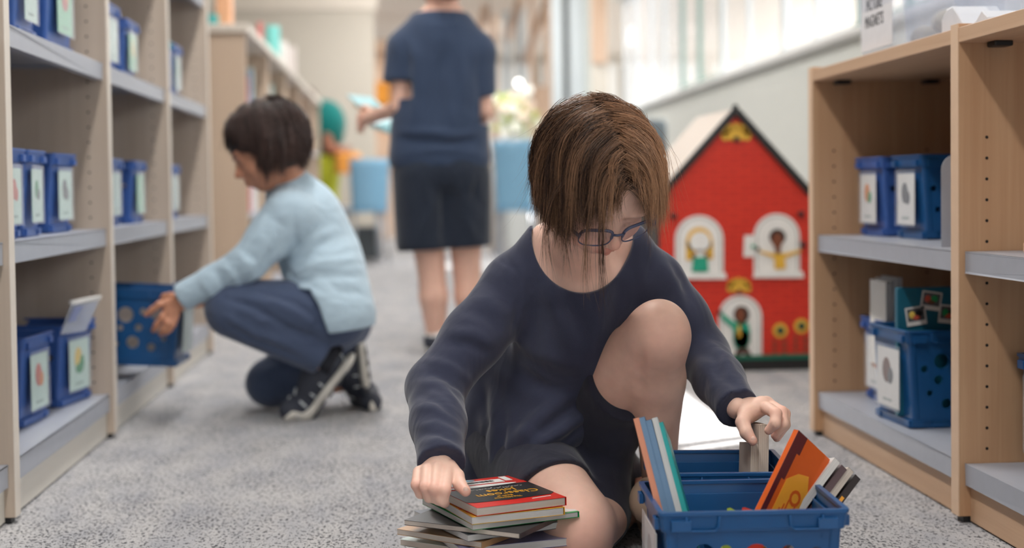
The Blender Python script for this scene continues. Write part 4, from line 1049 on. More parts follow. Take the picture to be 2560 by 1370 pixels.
def _sm(A, B, k):
    h = np.clip(.5+.5*(B-A)/k, 0, 1); return B*(1-h)+A*h-k*h*(1-h)
GRAV = V3(0, 0, -1)
def pt(x, y, Y): return at(x, y, Y)

# ======================================================= the girl kneeling in front
girl = empty('person', (.27, 2.42, 0)); tag(girl, 'person with brown bob and glasses kneeling on one knee in a navy dress, sorting books', 'person')
M_SKIN = skin_mat('child_skin'); SK = srgb(240, 202, 184)
hc = V3(.292, 2.159, .613); hs, hf, hu = V3(.959, .256, .123), V3(.257, -.592, -.764), V3(.123, -.764, .633)
S, HL = head_sdf(hc, hs, hf, hu, 1.0)
S.h; headV = S.mesh()
sh_R = V3(.178, 2.385, .437); sh_L = V3(.425, 2.40, .437)
el_R = V3(.046, 2.305, .282); wr_R = V3(.050, 2.140, .190)
el_L = V3(.502, 2.385, .318); wr_L = V3(.522, 2.215, .252)
neckb = V3(.288, 2.375, .462); pel = V3(.235, 2.52, .155); chest = V3(.295, 2.395, .375)
kn_L = V3(.402, 2.235, .372); hip_L = V3(.290, 2.50, .165); an_L = V3(.432, 2.42, .07)
kn_R = V3(.268, 2.205, .062); hip_R = V3(.185, 2.50, .150); an_R = V3(.385, 2.46, .045)
D = SDF((-.03, 2.08, -.01), (.62, 2.66, .66), .0042)
D.cone(hc-hu*.055-hf*.035, neckb, .040, .046, .02)
D.cone(neckb, chest, .052, .085, .03, ((0, 1, .1), .75)); D.cone(neckb-V3(.06, 0, .02), neckb+V3(.06, 0, -.02), .036, .036, .03)
D.cone(sh_R, sh_L, .036, .036, .03)
D.cone(pt(1368, 600, 2.365), sh_R+V3(.02, 0, 0), .030, .030, .03); D.cone(pt(1560, 600, 2.37), sh_L+V3(-.02, 0, 0), .030, .030, .03)
D.cone(chest, pel, .085, .09, .03, ((0, 1, 0), .8))
D.cone(sh_R, el_R, .030, .026, .02); D.cone(el_R, wr_R, .026, .019, .01)
D.cone(sh_L, el_L, .030, .026, .02); D.cone(el_L, wr_L, .026, .019, .01)
# raised left leg: thigh, knee cap, calf
D.cone(hip_L, kn_L+V3(-.004, .03, -.012), .070, .053, .02); D.ell(kn_L+V3(0, -.002, .004), (.047, .048, .050), None, .02)
D.chain([kn_L+V3(.002, .008, -.012), kn_L*.72+an_L*.28+V3(.0, .018, 0), an_L], [.043, .043, .026], .02)
D.ell(kn_L*.66+an_L*.34+V3(0, .030, 0), (.036, .036, .075), None, .02)
D.cone(an_L, an_L+V3(0, -.09, -.035), .026, .024, .01)
# folded right leg
D.cone(hip_R, kn_R+V3(-.005, .03, .02), .078, .056, .02); D.ell(kn_R+V3(0, 0, .0), (.050, .048, .050), None, .02)
D.cone(kn_R, an_R, .050, .028, .02); D.cone(an_R, an_R+V3(.05, -.02, -.01), .030, .026, .01)
D.folds([([(1606, 870), (1602, 930), (1600, 985)], -.010, .006)])
D.floor(.004)
bodyV = D.mesh()
# right hand (left in the photo) curled over the stack's edge
f_r = [([pt(1046, 1180, 2.125), pt(1041, 1212, 2.095), pt(1051, 1234, 2.10), pt(1068, 1240, 2.12)], [.0085, .0082, .0074, .0062]),
       ([pt(1067, 1174, 2.118), pt(1064, 1218, 2.078), pt(1073, 1243, 2.085), pt(1088, 1249, 2.11)], [.0092, .0087, .0080, .0066]),
       ([pt(1092, 1172, 2.115), pt(1087, 1222, 2.070), pt(1095, 1248, 2.078), pt(1106, 1255, 2.10)], [.0094, .0090, .0082, .0068]),
       ([pt(1119, 1176, 2.115), pt(1111, 1226, 2.066), pt(1106, 1250, 2.068), pt(1112, 1258, 2.085)], [.0096, .0094, .0088, .0072])]
th_r = ([pt(1122, 1166, 2.135), pt(1143, 1190, 2.112), pt(1150, 1212, 2.09), pt(1164, 1228, 2.068)], [.0120, .0105, .0098, .0080])
pm_r = [(pt(1092, 1160, 2.142), .0175), (pt(1055, 1183, 2.128), .0095), (pt(1093, 1172, 2.125), .011), (pt(1120, 1176, 2.124), .0115)]
S = hand_sdf(pm_r, f_r, th_r, (V3(*wr_R)+V3(0, .045, .025), pt(1092, 1152, 2.148), .0195, .0190)); hr = S.mesh()
# left hand holding the worn cards
f_l = [([pt(1918, 1020, 2.175), pt(1940, 1034, 2.135), pt(1938, 1058, 2.125), pt(1922, 1076, 2.132)], [.0098, .0092, .0084, .0070]),
       ([pt(1926, 1014, 2.195), pt(1955, 1030, 2.155), pt(1958, 1060, 2.142), pt(1938, 1088, 2.146)], [.0096, .0092, .0086, .0070]),
       ([pt(1930, 1014, 2.215), pt(1962, 1034, 2.18), pt(1963, 1062, 2.165), pt(1942, 1094, 2.165)], [.0090, .0086, .0080, .0068]),
       ([pt(1930, 1018, 2.235), pt(1958, 1040, 2.205), pt(1958, 1066, 2.19), pt(1942, 1090, 2.185)], [.0080, .0076, .0070, .0060])]
th_l = ([pt(1868, 1030, 2.195), pt(1857, 1056, 2.165), pt(1866, 1082, 2.148), pt(1881, 1102, 2.140)], [.0130, .0112, .0100, .0078])
pm_l = [(pt(1872, 1024, 2.21), .0185), (pt(1905, 1014, 2.195), .0130), (pt(1915, 1012, 2.225), .0120), (pt(1868, 1036, 2.19), .0135)]
S = hand_sdf(pm_l, f_l, th_l, (wr_L+V3(-.005, .03, .01), pt(1868, 1026, 2.213), .0200, .0190)); hl = S.mesh()
LIP = srgb(214, 120, 108); PINK = srgb(238, 150, 130)
spots = [(HL(0, .088, -.055), .012, LIP, .7), (HL(-.012, .085, -.058), .008, LIP, .7), (HL(.012, .085, -.058), .008, LIP, .7), (HL(0, .084, -.064), .010, LIP, .6),
         (HL(0, .103, -.028), .012, PINK, .5), (HL(.04, .07, -.04), .025, PINK, .4), (HL(-.04, .07, -.04), .025, PINK, .4), (kn_L+V3(0, -.05, 0), .04, PINK, .15), (kn_R+V3(0, -.05, 0), .05, PINK, .25)]
for f in f_r+f_l: spots += [(f[0][1], .010, PINK, .45), (f[0][3], .009, PINK, .4)]
spots += [(th_r[0][3], .012, PINK, .5), (th_l[0][3], .010, PINK, .5)]
for q in (-1, 1):
    for w in (-.014, 0, .014): spots.append((HL(q*.030+w, .086, .018), .0065, srgb(150, 100, 78), .55))
    for w in (-.012, -.004, .004, .012): spots.append((HL(q*.030+w, .086, -.006), .0034, srgb(90, 60, 50), .7))
np_object('body', [bodyV, headV, hr, hl], M_SKIN, girl, tone=toner(SK, spots), it=1)
# thumb nail and finger nails
M_NAIL = plain('nail', srgb(240, 200, 184), .3)
for (p, q, r) in ((th_r[0][3], th_r[0][2], .0075), (th_l[0][3], th_l[0][2], .007)):
    mb = MB(); d = Vector(p-q).normalized(); mb.ball(Vector(p)+Vector((0, -r*.75, r*.45)), (.0042, .0022, .0050), None, 10, 6); mb.build('thumb_nail', M_NAIL, girl, world=True)

# ---- dress
M_DRESS = fabric('charcoal_navy_jersey', srgb(54, 58, 78), .30, 14, (1, 1, .5))
D = SDF((-.06, 2.05, .03), (.66, 2.68, .56), .0033)
D.cone(sh_R+V3(.02, 0, .002), sh_L+V3(-.02, 0, .002), .046, .046, .02)
D.cone(pt(1362, 606, 2.365), sh_R+V3(.012, 0, .004), .037, .048, .03); D.cone(pt(1572, 610, 2.37), sh_L+V3(-.012, 0, .004), .037, .048, .03)
D.cone(neckb+V3(0, 0, -.03), chest, .080, .100, .05, ((0, 1, 0), .80))
D.cone(chest+V3(-.050, 0, -.0), pel+V3(-.02, .01, .0), .055, .070, .03); D.cone(chest+V3(.055, 0, 0), pel+V3(.05, .01, .02), .055, .075, .03)
D.cone(chest+V3(0, -.005, -.03), pel+V3(.01, .0, .06), .080, .082, .03)
D.chain([sh_R+V3(.002, 0, 0), sh_R*.5+el_R*.5, el_R], [.053, .049, .047], .025)
D.chain([el_R, el_R*.5+wr_R*.5, wr_R+V3(0, .004, .003)], [.047, .043, .035], .015)
D.chain([sh_L, sh_L*.5+el_L*.5, el_L], [.052, .049, .045], .025)
D.chain([el_L, el_L*.5+wr_L*.5, wr_L], [.045, .041, .033], .015)
# skirt: falls from the waist over the lap and the folded leg
D.chain([pt(1262, 900, 2.50), pt(1240, 1040, 2.51), pt(1222, 1165, 2.49)], [.062, .060, .050], .03)
D.chain([pt(1330, 960, 2.46), pt(1310, 1080, 2.43), pt(1290, 1165, 2.40)], [.070, .066, .048], .03)
D.chain([pt(1450, 930, 2.45), pt(1400, 1040, 2.40), pt(1350, 1110, 2.36)], [.065, .055, .036], .03)
D.chain([pt(1530, 900, 2.46), pt(1490, 1000, 2.44), pt(1460, 1070, 2.42)], [.06, .045, .032], .03)
# cuffs
for wr, el, r in ((wr_R, el_R, .036), (wr_L, el_L, .034)):
    n = wr-el; n /= np.linalg.norm(n); D.cone(wr-n*.014, wr-n*.002, r, r+.001, .004); D.half(wr+n*.003, n, lo=wr-.055, hi=wr+.055)
D.folds([
    ([(1070, 900), (1120, 915), (1165, 945), (1190, 985)], 0.0065, 0.0080), ([(1065, 930), (1110, 945), (1150, 975), (1172, 1010)], -0.0043, 0.0069), ([(1045, 955), (1100, 965), (1150, 1010)], 0.0058, 0.0080),
    ([(1038, 985), (1090, 1000), (1140, 1045)], -0.0036, 0.0080), ([(1035, 1020), (1085, 1020), (1145, 1060)], 0.0050, 0.0080), ([(1040, 1065), (1090, 1060), (1150, 1085)], 0.0036, 0.0069), ([(1045, 1085), (1095, 1085), (1148, 1105)], -0.0029, 0.0057),
    ([(1048, 1110), (1095, 1100), (1150, 1125)], 0.0036, 0.0069), ([(1045, 1143), (1100, 1128), (1155, 1150)], -0.0018, 0.0034),
    ([(1115, 860), (1170, 860), (1225, 885)], -0.0043, 0.0092), ([(1120, 830), (1185, 835), (1235, 865)], 0.0050, 0.0092), ([(1150, 770), (1210, 790), (1255, 830)], -0.0036, 0.0115), ([(1165, 740), (1225, 755), (1265, 790)], 0.0036, 0.0115), ([(1190, 690), (1240, 720), (1275, 760)], -0.0029, 0.0115),
    ([(1258, 632), (1290, 680), (1300, 750), (1278, 830)], -0.0032, 0.0052), ([(1215, 655), (1240, 640), (1262, 660), (1290, 672)], -0.0018, 0.0040), ([(1640, 610), (1622, 680), (1606, 740)], -0.0029, 0.0052), ([(1590, 640), (1610, 700), (1612, 750)], 0.0029, 0.0092),
    ([(1375, 700), (1395, 780), (1430, 860)], 0.0072, 0.0149), ([(1400, 690), (1435, 780), (1465, 850)], -0.0058, 0.0138), ([(1510, 710), (1500, 790), (1480, 870)], 0.0072, 0.0115), ([(1545, 690), (1548, 760), (1530, 840)], -0.0043, 0.0126), ([(1340, 690), (1330, 780), (1350, 850)], -0.0043, 0.0138),
    ([(1240, 870), (1330, 930), (1430, 955)], -0.0072, 0.0138), ([(1260, 830), (1350, 890), (1450, 915)], 0.0043, 0.0138), ([(1235, 920), (1320, 985), (1430, 1000)], 0.0058, 0.0138), ([(1300, 900), (1380, 950), (1460, 960)], 0.0036, 0.0092),
    ([(1500, 935), (1400, 1000), (1310, 1080), (1245, 1150)], 0.0108, 0.0126), ([(1500, 975), (1400, 1045), (1310, 1120)], -0.0086, 0.0126), ([(1490, 1010), (1410, 1075), (1340, 1105)], 0.0094, 0.0115), ([(1470, 1050), (1400, 1110), (1340, 1135)], -0.0058, 0.0092),
    ([(1205, 960), (1215, 1060), (1195, 1160)], -0.0058, 0.0103), ([(1230, 960), (1240, 1070), (1225, 1170)], 0.0065, 0.0103), ([(1255, 1000), (1262, 1090), (1250, 1170)], -0.0050, 0.0092), ([(1275, 1060), (1280, 1120), (1262, 1170)], 0.0050, 0.0092),
    ([(1740, 870), (1790, 900), (1800, 950)], -0.0050, 0.0092), ([(1760, 850), (1815, 890), (1830, 950)], 0.0058, 0.0092), ([(1790, 930), (1845, 970), (1835, 1030)], -0.0043, 0.0080), ([(1800, 900), (1850, 940), (1865, 990)], 0.0043, 0.0080), ([(1740, 900), (1775, 940), (1785, 980)], 0.0050, 0.0080),
    ([(1590, 760), (1560, 820), (1530, 880)], -0.0058, 0.0103), ([(1650, 650), (1690, 720), (1710, 790)], 0.0043, 0.0115), ([(1670, 640), (1705, 700), (1730, 770)], -0.0036, 0.0103)])
# neckline
D.ell(pt(1465, 585, 2.30), (.086, .22, .098), np.array([[cos(.12), 0, sin(.12)], [0, 1, 0], [-sin(.12), 0, cos(.12)]]), .002, 'sub')
D.floor(.05)
np_object('dress', [D.mesh()], M_DRESS, girl, it=1)
# ---- shorts under the dress
M_SHORTS = fabric('black_shorts_knit', srgb(44, 46, 60), .2, 20)
D = SDF((.02, 2.12, .0), (.56, 2.66, .46), .0040)
kn2 = hip_R*.30+kn_R*.70
D.cone(hip_R+V3(0, 0, 0), kn2+V3(-.003, .01, .012), .090, .070, .02)
n = kn_R-hip_R; n /= np.linalg.norm(n); D.half(pt(1392, 1172, 2.285)+V3(0, 0, 0), V3(.25, -.80, -.52), lo=(.02, 2.12, 0), hi=(.40, 2.45, .24))
D2 = SDF((.02, 2.12, .0), (.56, 2.66, .46), .0040)
kl2 = hip_L*.42+kn_L*.58
D2.cone(hip_L+V3(.01, 0, -.01), kl2+V3(.0, .012, -.012), .086, .070, .02); D2.cone(hip_L+V3(.02, .0, -.05), hip_L*.5+kn_L*.5+V3(.0, .02, -.09), .075, .045, .03)
D3 = SDF((.02, 2.12, .0), (.56, 2.66, .46), .0040); D3.cone(V3(.300, 2.335, .05), V3(.335, 2.45, .06), .054, .052, .02); D3.cone(V3(.33, 2.40, .12), V3(.32, 2.34, .06), .05, .05, .02)
n = kn_L-hip_L; n /= np.linalg.norm(n); D2.half(kl2+n*.005, n+V3(0, 0, -.25))
D2.cone(hip_L+V3(.02, -.01, -.06), V3(.40, 2.50, .05), .075, .060, .03); D2.cone(V3(.30, 2.49, .07), V3(.38, 2.50, .05), .07, .06, .03); D2.cone(V3(.335, 2.47, .12), V3(.345, 2.45, .04), .05, .048, .03)
D.D = _sm(_sm(D.D, D2.D, .02), D3.D, .02); D.cone(pel, pel+V3(0, .02, -.06), .10, .095, .03)
D.fold([pt(1310, 1130, 2.30), pt(1290, 1190, 2.27)], -.004, .005)
D.floor(.006); np_object('shorts', [D.mesh()], M_SHORTS, girl, it=2)

# ---- hair
M_HAIR = hair_mat('light_brown_hair', srgb(50, 31, 23), srgb(196, 148, 112), .30)
M_SCALP = plain('hair_underlayer', srgb(48, 31, 24), .6)
HB = basis(hs, hf, hu)
S = SDF(hc-.16, hc+.16, .003)
S.ell(HL(0, -.014, .022), (.080, .094, .089), HB, .01)
S.ell(HL(0, -.045, -.030), (.078, .062, .075), HB, .02)
S.ell(HL(0, .090, -.035), (.085, .075, .092), HB, .012, 'sub')       # leaves the face free
S.half(HL(0, 0, -.085), -hu)
np_object('hair_underlayer', [S.mesh()], M_SCALP, girl, it=2)
def head_hair(name, c, B, k, mat, parent, nclump, per, rad, seed, part=0.0, L0=.10, bangs=.10, theta_end=2.3, grav=GRAV, face_lim=.60, seg=14, spread=.007, lift=1.06, wild=.02, face_coll=True, stiff=.35, fr_lim=.30, extra=None, tone_side=None, bright=None, jit=.0, fs=None):
    rg = np.random.default_rng(seed); roots = []; dirs = []; lens = []
    s, f, u = B[:, 0], B[:, 1], B[:, 2]; rad3 = V3(.080, .094, .089)*k*lift; cc = c+(f*-.014+u*.022)*k
    while len(roots) < nclump:
        v = rg.normal(size=3); v /= np.linalg.norm(v)
        if v[2] < -.45: continue
        if v[1] > face_lim and v[2] < .55: continue
        if v[1] > fr_lim and v[2] < .15: continue
        p = cc+B @ (v*rad3)
        side = np.sign(v[0]-part) if abs(v[0]-part) > .02 else rg.choice([-1, 1])
        d = s*side*.9*(1-abs(v[0])*.6)+f*(.35 if v[1] > .1 else .05)-f*(.4 if v[1] < -.4 else 0)-u*(.25+.6*abs(v[0]))
        nrm = B @ (v/rad3); nrm /= np.linalg.norm(nrm); d = d-nrm*(d@nrm); d /= np.linalg.norm(d)
        th = math.acos(np.clip(v[2], -1, 1)); L = L0*k*max(.35, (theta_end-th))+.01
        if v[1] > .42 and abs(v[0]) < .55: L = min(L, bangs*k*rg.uniform(.8, 1.15))
        if bright and v[1] > .30 and v[0] > .10: L = min(L, bright*k*rg.uniform(.8, 1.3))
        if fs and v[1] > .0: L = min(L, fs*k*rg.uniform(.85, 1.15)*(1.25-.5*v[1]))
        if jit: d = d+rg.normal(0, jit, 3)*.5; d = d-nrm*(d@nrm); d /= np.linalg.norm(d); p = p+nrm*rg.uniform(0, .008)
        roots.append(p); dirs.append(d); lens.append(L*rg.uniform(.80, 1.12))
    if extra:
        for (v, dd, L) in extra:
            v = V3(*v); v = v/np.linalg.norm(v); roots.append(cc+B @ (v*rad3)); d = B @ V3(*dd); dirs.append(d/np.linalg.norm(d)); lens.append(L)
    coll = [(cc, B, rad3), (c+(f*.020-u*.035)*k, B, V3(.070, .072, .074)*k)]
    if not face_coll: coll = coll[:1]
    return strands(np.array(roots), np.array(dirs), np.array(lens), grav, coll, None, per, rad, name, mat, parent, seg=seg, spread=spread, seed=seed, wild=wild, stiff=stiff, tone_side=tone_side)
ex = [((-.40, .72, .55), (-.45, .5, -.5), .185), ((-.28, .78, .55), (-.22, .5, -.5), .20), ((-.62, .42, .55), (-.9, .2, -.4), .19), ((-.52, .55, .6), (-.7, .3, -.4), .17)]+[((.0-.055*q, .80-.02*q, .62), (-.45-.03*q, .6, -.5), .055+.009*(q % 3)) for q in range(0, 9)]+[((-.1*q-.05, .62, .75), (-.6, .6, -.3), .11+.01*(q % 2)) for q in range(6)]+[((.06+.11*q, .60, .78), (.75, .4, -.3), .085+.01*(q % 2)) for q in range(5)]+[((.02*(-1)**q, .80-.09*q, .55+.07*q), ((-1)**q*.8, .3, -.2), .12) for q in range(10)]
head_hair('hair', hc, HB, 1.0, M_HAIR, girl, 760, 26, .00033, 5, part=.02, L0=.074, bangs=.060, bright=.038, theta_end=2.45, spread=.0040, lift=1.07, wild=.014, stiff=.50, jit=.25, extra=ex, tone_side=lambda V: .28*np.clip((V-hc) @ hs/.08, -1, 1)-.05)  # strand colour lightened on one side, standing in for window light
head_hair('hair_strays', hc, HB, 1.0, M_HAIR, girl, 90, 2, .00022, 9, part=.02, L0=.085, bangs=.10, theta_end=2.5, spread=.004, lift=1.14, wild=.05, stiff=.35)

# ---- glasses
M_GLS = plain('blue_grey_frame', srgb(84, 92, 122), .25, .1); M_LENS = clear_plastic('spectacle_lens', (.97, .97, 1), .05)
gl = empty('glasses', tuple(HL(0, .09, .0))); gl.parent = girl; gl.matrix_parent_inverse = wmat(girl).inverted()
gc = lambda a, b, d: HL(a, b, d)
for q in (-1, 1):
    loop = []; inner = []
    for a in np.linspace(0, 2*pi, 33)[:-1]:
        ca, sa = cos(a), sin(a); ex_ = .62
        x = .0245*abs(ca)**ex_*np.sign(ca); z = .0185*abs(sa)**ex_*np.sign(sa)
        bul = .012*(abs(x+q*.0335)/.06)**2
        loop.append(gc(q*.0335+x, .100-bul, -.010+z)); inner.append(gc(q*.0335+x*.95, .0995-bul, -.010+z*.95))
    mb = MB(); mb.tube(loop, [.0025 if sin(a) > -.1 else .0011 for a in np.linspace(0, 2*pi, 33)[:-1]], 8, close=True); mb.build('rim', M_GLS, gl, world=True)
    mb = MB(); mb.add(inner, [tuple(range(32))]); mb.build('lens', M_LENS, gl, world=True)
    mb = MB(); mb.tube([gc(q*.060, .095, -.002), gc(q*.069, .082, .000), gc(q*.074, .04, -.002), gc(q*.076, .0, -.006), gc(q*.074, -.02, -.02)], [.0028, .0026, .0018, .0016, .0018], 8); mb.build('temple', M_GLS, gl, world=True)
mb = MB(); mb.tube([gc(-.010, .1005, -.003), gc(-.004, .1045, .000), gc(.004, .1045, .000), gc(.010, .1005, -.003)], .0019, 8); mb.build('bridge', M_GLS, gl, world=True)

# ---- clogs
M_CLOG = plain('beige_foam', srgb(206, 184, 162), .6); M_CLOGIN = plain('rust_lining', srgb(150, 84, 60), .8)
def clog(heel, toe, up, name='clog'):
    heel = V3(*heel); toe = V3(*toe); d = toe-heel; L = np.linalg.norm(d); d /= L; up = V3(*up); up = up-d*(up@d); up /= np.linalg.norm(up); sd = np.cross(d, up)
    P = lambda a, b, c: heel+d*a*L+sd*b+up*c
    S = SDF(np.minimum(heel, toe)-.08, np.maximum(heel, toe)+.08, .003)
    S.chain([P(.12, 0, .022), P(.45, 0, .020), P(.80, 0, .024)], [.036, .034, .040], .02)
    S.ell(P(.80, 0, .024), (.045, .045, .036), None, .02); S.cone(P(.10, 0, .035), P(.18, 0, .05), .034, .032, .02)
    S.cone(P(.16, 0, .062), P(.50, 0, .062), .029, .028, .004, op='sub')
    S.cone(P(.20, 0, .040), P(.52, 0, .036), .026, .026, .004, op='sub')
    S.fold([P(.0, -.03, .020), P(.0, 0, .020), P(0, .03, .020)], -.003, .004)
    S.half(P(0, 0, -.006), -up)
    o = np_object(name, [S.mesh()], M_CLOG, girl, it=2)
    mb = MB(); mb.tube([P(.42, .036, .045), P(.28, .042, .075), P(.12, .036, .092), P(.05, 0, .098), P(.12, -.036, .092), P(.28, -.042, .075), P(.42, -.036, .045)], [.007, .006, .006, .006, .006, .006, .007], 8); mb.build('heel_strap', plain('pink_strap', srgb(216, 150, 130), .6) if 'pink_strap' not in MATS else MATS['pink_strap'], o, world=True)
    return o
clog(at(1592, 1296, 2.32)+V3(.008, 0, .0), at(1592, 1296, 2.32)+V3(.155, .075, .004), (-.42, -.45, .72))
clog(an_L+V3(0, .02, -.066), an_L+V3(0.0, -.12, -.066), (0, 0, 1))
# ======================================================= child crouching at the left bookcase
boy = empty('person', (-.28, 3.85, 0)); tag(boy, 'person with dark hair in a pale blue shirt crouching and pulling out a blue crate', 'person')
M_SKIN2 = M_SKIN; SK2 = srgb(206, 150, 122)
c = at(668, 372, 3.80)
f_ = V3(-.88, -.16, -.44); f_ /= np.linalg.norm(f_); s_0 = V3(.10, -.98, .16); s_0 -= f_*(s_0@f_); s_0 /= np.linalg.norm(s_0); u_ = np.cross(s_0, f_); u_ = u_ if u_[2] > 0 else -u_
hk = 1.0
S, HB_ = head_sdf(c, s_0, f_, u_, hk, h=.0028); hd = S.mesh()
nk = at(722, 470, 3.84); shn = at(720, 540, 3.74); shf = at(735, 520, 3.94)
eln = at(622, 655, 3.70); wrn = at(470, 742, 3.72); elf = at(640, 640, 3.98); wrf = at(500, 722, 3.93)
mid = at(800, 640, 3.84); hip = at(850, 775, 3.84)
hn = at(858, 800, 3.76); kn = at(570, 762, 3.72); an = at(800, 898, 3.74)
hf_ = at(850, 800, 3.94); kf = at(676, 968, 3.97); af = at(892, 948, 3.99)
D = SDF((-.75, 3.5, -.01), (.08, 4.2, .85), .0055)
D.cone(c-u_*.05-f_*.02, nk, .038, .040, .02); D.cone(nk, mid, .06, .09, .03, ((0, 1, 0), 1.0)); D.cone(mid, hip+V3(-.01, 0, .01), .085, .075, .03)
D.cone(shn, shf, .035, .035, .03)
for a, b, e in ((shn, eln, wrn), (shf, elf, wrf)): D.cone(a, b, .032, .026, .02); D.cone(b, e, .026, .019, .01)
D.cone(hn+V3(-.03, 0, .01), kn, .055, .048, .02); D.cone(kn, an, .045, .028, .02); D.cone(hf_+V3(-.03, 0, .01), kf, .055, .048, .02); D.cone(kf, af, .045, .028, .02)
D.floor(.006)
def ph(*a): return at(*a)
pmn = [(ph(452, 752, 3.73), .020), (ph(425, 762, 3.74), .017), (ph(430, 785, 3.73), .016)]
fgn = [([ph(420, 755, 3.74), ph(398, 762, 3.73), ph(380, 775, 3.735), ph(366, 786, 3.74)], [.0105, .0095, .0085, .007]),
       ([ph(424, 772, 3.735), ph(406, 792, 3.725), ph(392, 812, 3.73), ph(384, 826, 3.74)], [.0105, .0095, .0085, .007]),
       ([ph(430, 786, 3.73), ph(418, 806, 3.715), ph(408, 822, 3.72), ph(402, 834, 3.735)], [.0100, .009, .0082, .007]),
       ([ph(440, 792, 3.725), ph(432, 812, 3.71), ph(424, 824, 3.715), ph(416, 832, 3.73)], [.009, .0082, .0075, .0065])]
thn = ([ph(446, 745, 3.75), ph(428, 740, 3.77), ph(412, 742, 3.78), ph(404, 752, 3.785)], [.012, .0105, .0095, .008])
h1 = hand_sdf(pmn, fgn, thn, (wrn+V3(.03, 0, -.008), ph(455, 752, 3.73), .021, .021), h=.0024).mesh()
pmf = [(ph(492, 722, 3.93), .019), (ph(470, 722, 3.92), .016), (ph(476, 742, 3.92), .016)]
fgf = [([ph(470, 716+i*9, 3.92), ph(452, 722+i*12, 3.91), ph(444, 738+i*13, 3.905), ph(446, 752+i*13, 3.90)], [.0098, .009, .008, .007]) for i in range(4)]
thf = ([ph(484, 715, 3.91), ph(470, 708, 3.89), ph(458, 712, 3.87), ph(450, 720, 3.86)], [.012, .010, .009, .008])
h2 = hand_sdf(pmf, fgf, thf, (wrf+V3(.03, 0, -.005), ph(494, 722, 3.93), .020, .020), h=.0026).mesh()
sp2 = [(HB_(0, .088, -.056), .014, srgb(170, 90, 84), .6), (HB_(0, .103, -.028), .012, srgb(196, 120, 96), .4)]
for q in (-1, 1):
    for w in (-.012, 0, .012): sp2.append((HB_(q*.030+w, .086, .020), .008, srgb(60, 40, 34), .7)); sp2.append((HB_(q*.030+w, .086, -.003), .005, srgb(50, 34, 30), .8))
np_object('body', [D.mesh(), hd, h1, h2], M_SKIN2, boy, tone=toner(SK2, sp2))
# shirt
M_SHIRT = fabric('pale_blue_pique', srgb(178, 200, 214), .45, 15, (1, 1, 1.4))
D = SDF((-.72, 3.5, .15), (.10, 4.2, .80), .0044)
D.cone(nk+V3(.005, 0, -.01), mid, .066, .104, .05); D.cone(mid, hip+V3(-.005, 0, -.005), .104, .096, .03)
D.cone(shn, shf, .062, .062, .03); D.ell(at(772, 560, 3.84), (.092, .105, .11), None, .05)
D.chain([shn, shn*.5+eln*.5, eln], [.062, .054, .048], .03); D.chain([eln, eln*.45+wrn*.55, wrn+V3(-.006, 0, .004)], [.048, .042, .038], .015)
D.chain([shf, elf, wrf], [.058, .047, .038], .02)
D.cone(nk-u_*.01, nk+u_*.008+V3(.006, 0, 0), .048, .045, .006)                    # collar
D.chain([at(815, 690, 3.79), at(830, 790, 3.755)], [.106, .116], .03)
for w_, e_ in ((wrn, eln), (wrf, elf)):
    n = w_-e_; n /= np.linalg.norm(n); D.half(w_+n*.018, n, lo=w_-.06, hi=w_+.06)
D.half(at(870, 812, 3.84), (.10, 0, -1), lo=(-.3, 3.5, .15), hi=(.12, 4.2, .36)); D.half(at(818, 780, 3.84), (-.90, 0, -.30), lo=(-.42, 3.5, .15), hi=(.1, 4.2, .345))
D.folds([([(600, 620), (640, 650), (650, 690)], -.009, .010), ([(700, 560), (690, 620), (650, 680), (560, 720)], -.006, .010), ([(720, 660), (760, 640), (820, 600)], -.010, .010), ([(720, 690), (790, 660), (880, 650)], .009, .010),
         ([(725, 720), (800, 690), (895, 690)], -.009, .010), ([(730, 690), (780, 740), (850, 760)], .010, .010), ([(700, 660), (740, 700), (790, 720)], -.010, .010), ([(760, 610), (820, 580), (850, 575)], .006, .012), ([(560, 665), (590, 700), (600, 730)], .008, .009), ([(535, 680), (560, 715), (565, 740)], -.007, .008), ([(505, 705), (530, 735), (532, 760)], .007, .008),
         ([(740, 500), (735, 560), (745, 620)], -.006, .008), ([(810, 690), (850, 730), (905, 735)], -.007, .010), ([(660, 540), (640, 590), (600, 640)], .005, .010)])
np_object('shirt', [D.mesh()], M_SHIRT, boy, it=2)
# trousers
M_TROU = fabric('slate_navy_twill', srgb(74, 86, 112), .5, 13, (1, 1, 1.2)); M_TROUD = fabric('dark_navy_twill', srgb(40, 46, 60), .4, 13)
D = SDF((-.62, 3.55, -.01), (.08, 4.2, .46), .0044)
D.cone(hip+V3(-.025, -.01, -.01), hn+V3(-.025, .02, .012), .084, .084, .03); D.cone(hn+V3(-.025, 0, .012), kn+V3(.03, 0, -.002), .094, .068, .02); D.ell(kn+V3(.006, 0, -.002), (.064, .062, .062), None, .02)
D.cone(kn+V3(.01, 0, -.02), an+V3(-.010, 0, .016), .066, .052, .02); n = an-kn; n /= np.linalg.norm(n); D.half(an+n*.006, n, lo=an-V3(.07, .09, .07), hi=an+V3(.055, .09, .03))
D.cone(hf_, kf+V3(.02, 0, .02), .090, .066, .02); D.ell(kf+V3(0, 0, .012), (.066, .062, .062), None, .02); D.cone(kf+V3(0, 0, .012), af+V3(-.05, 0, .02), .062, .046, .02)
D.floor(.003)
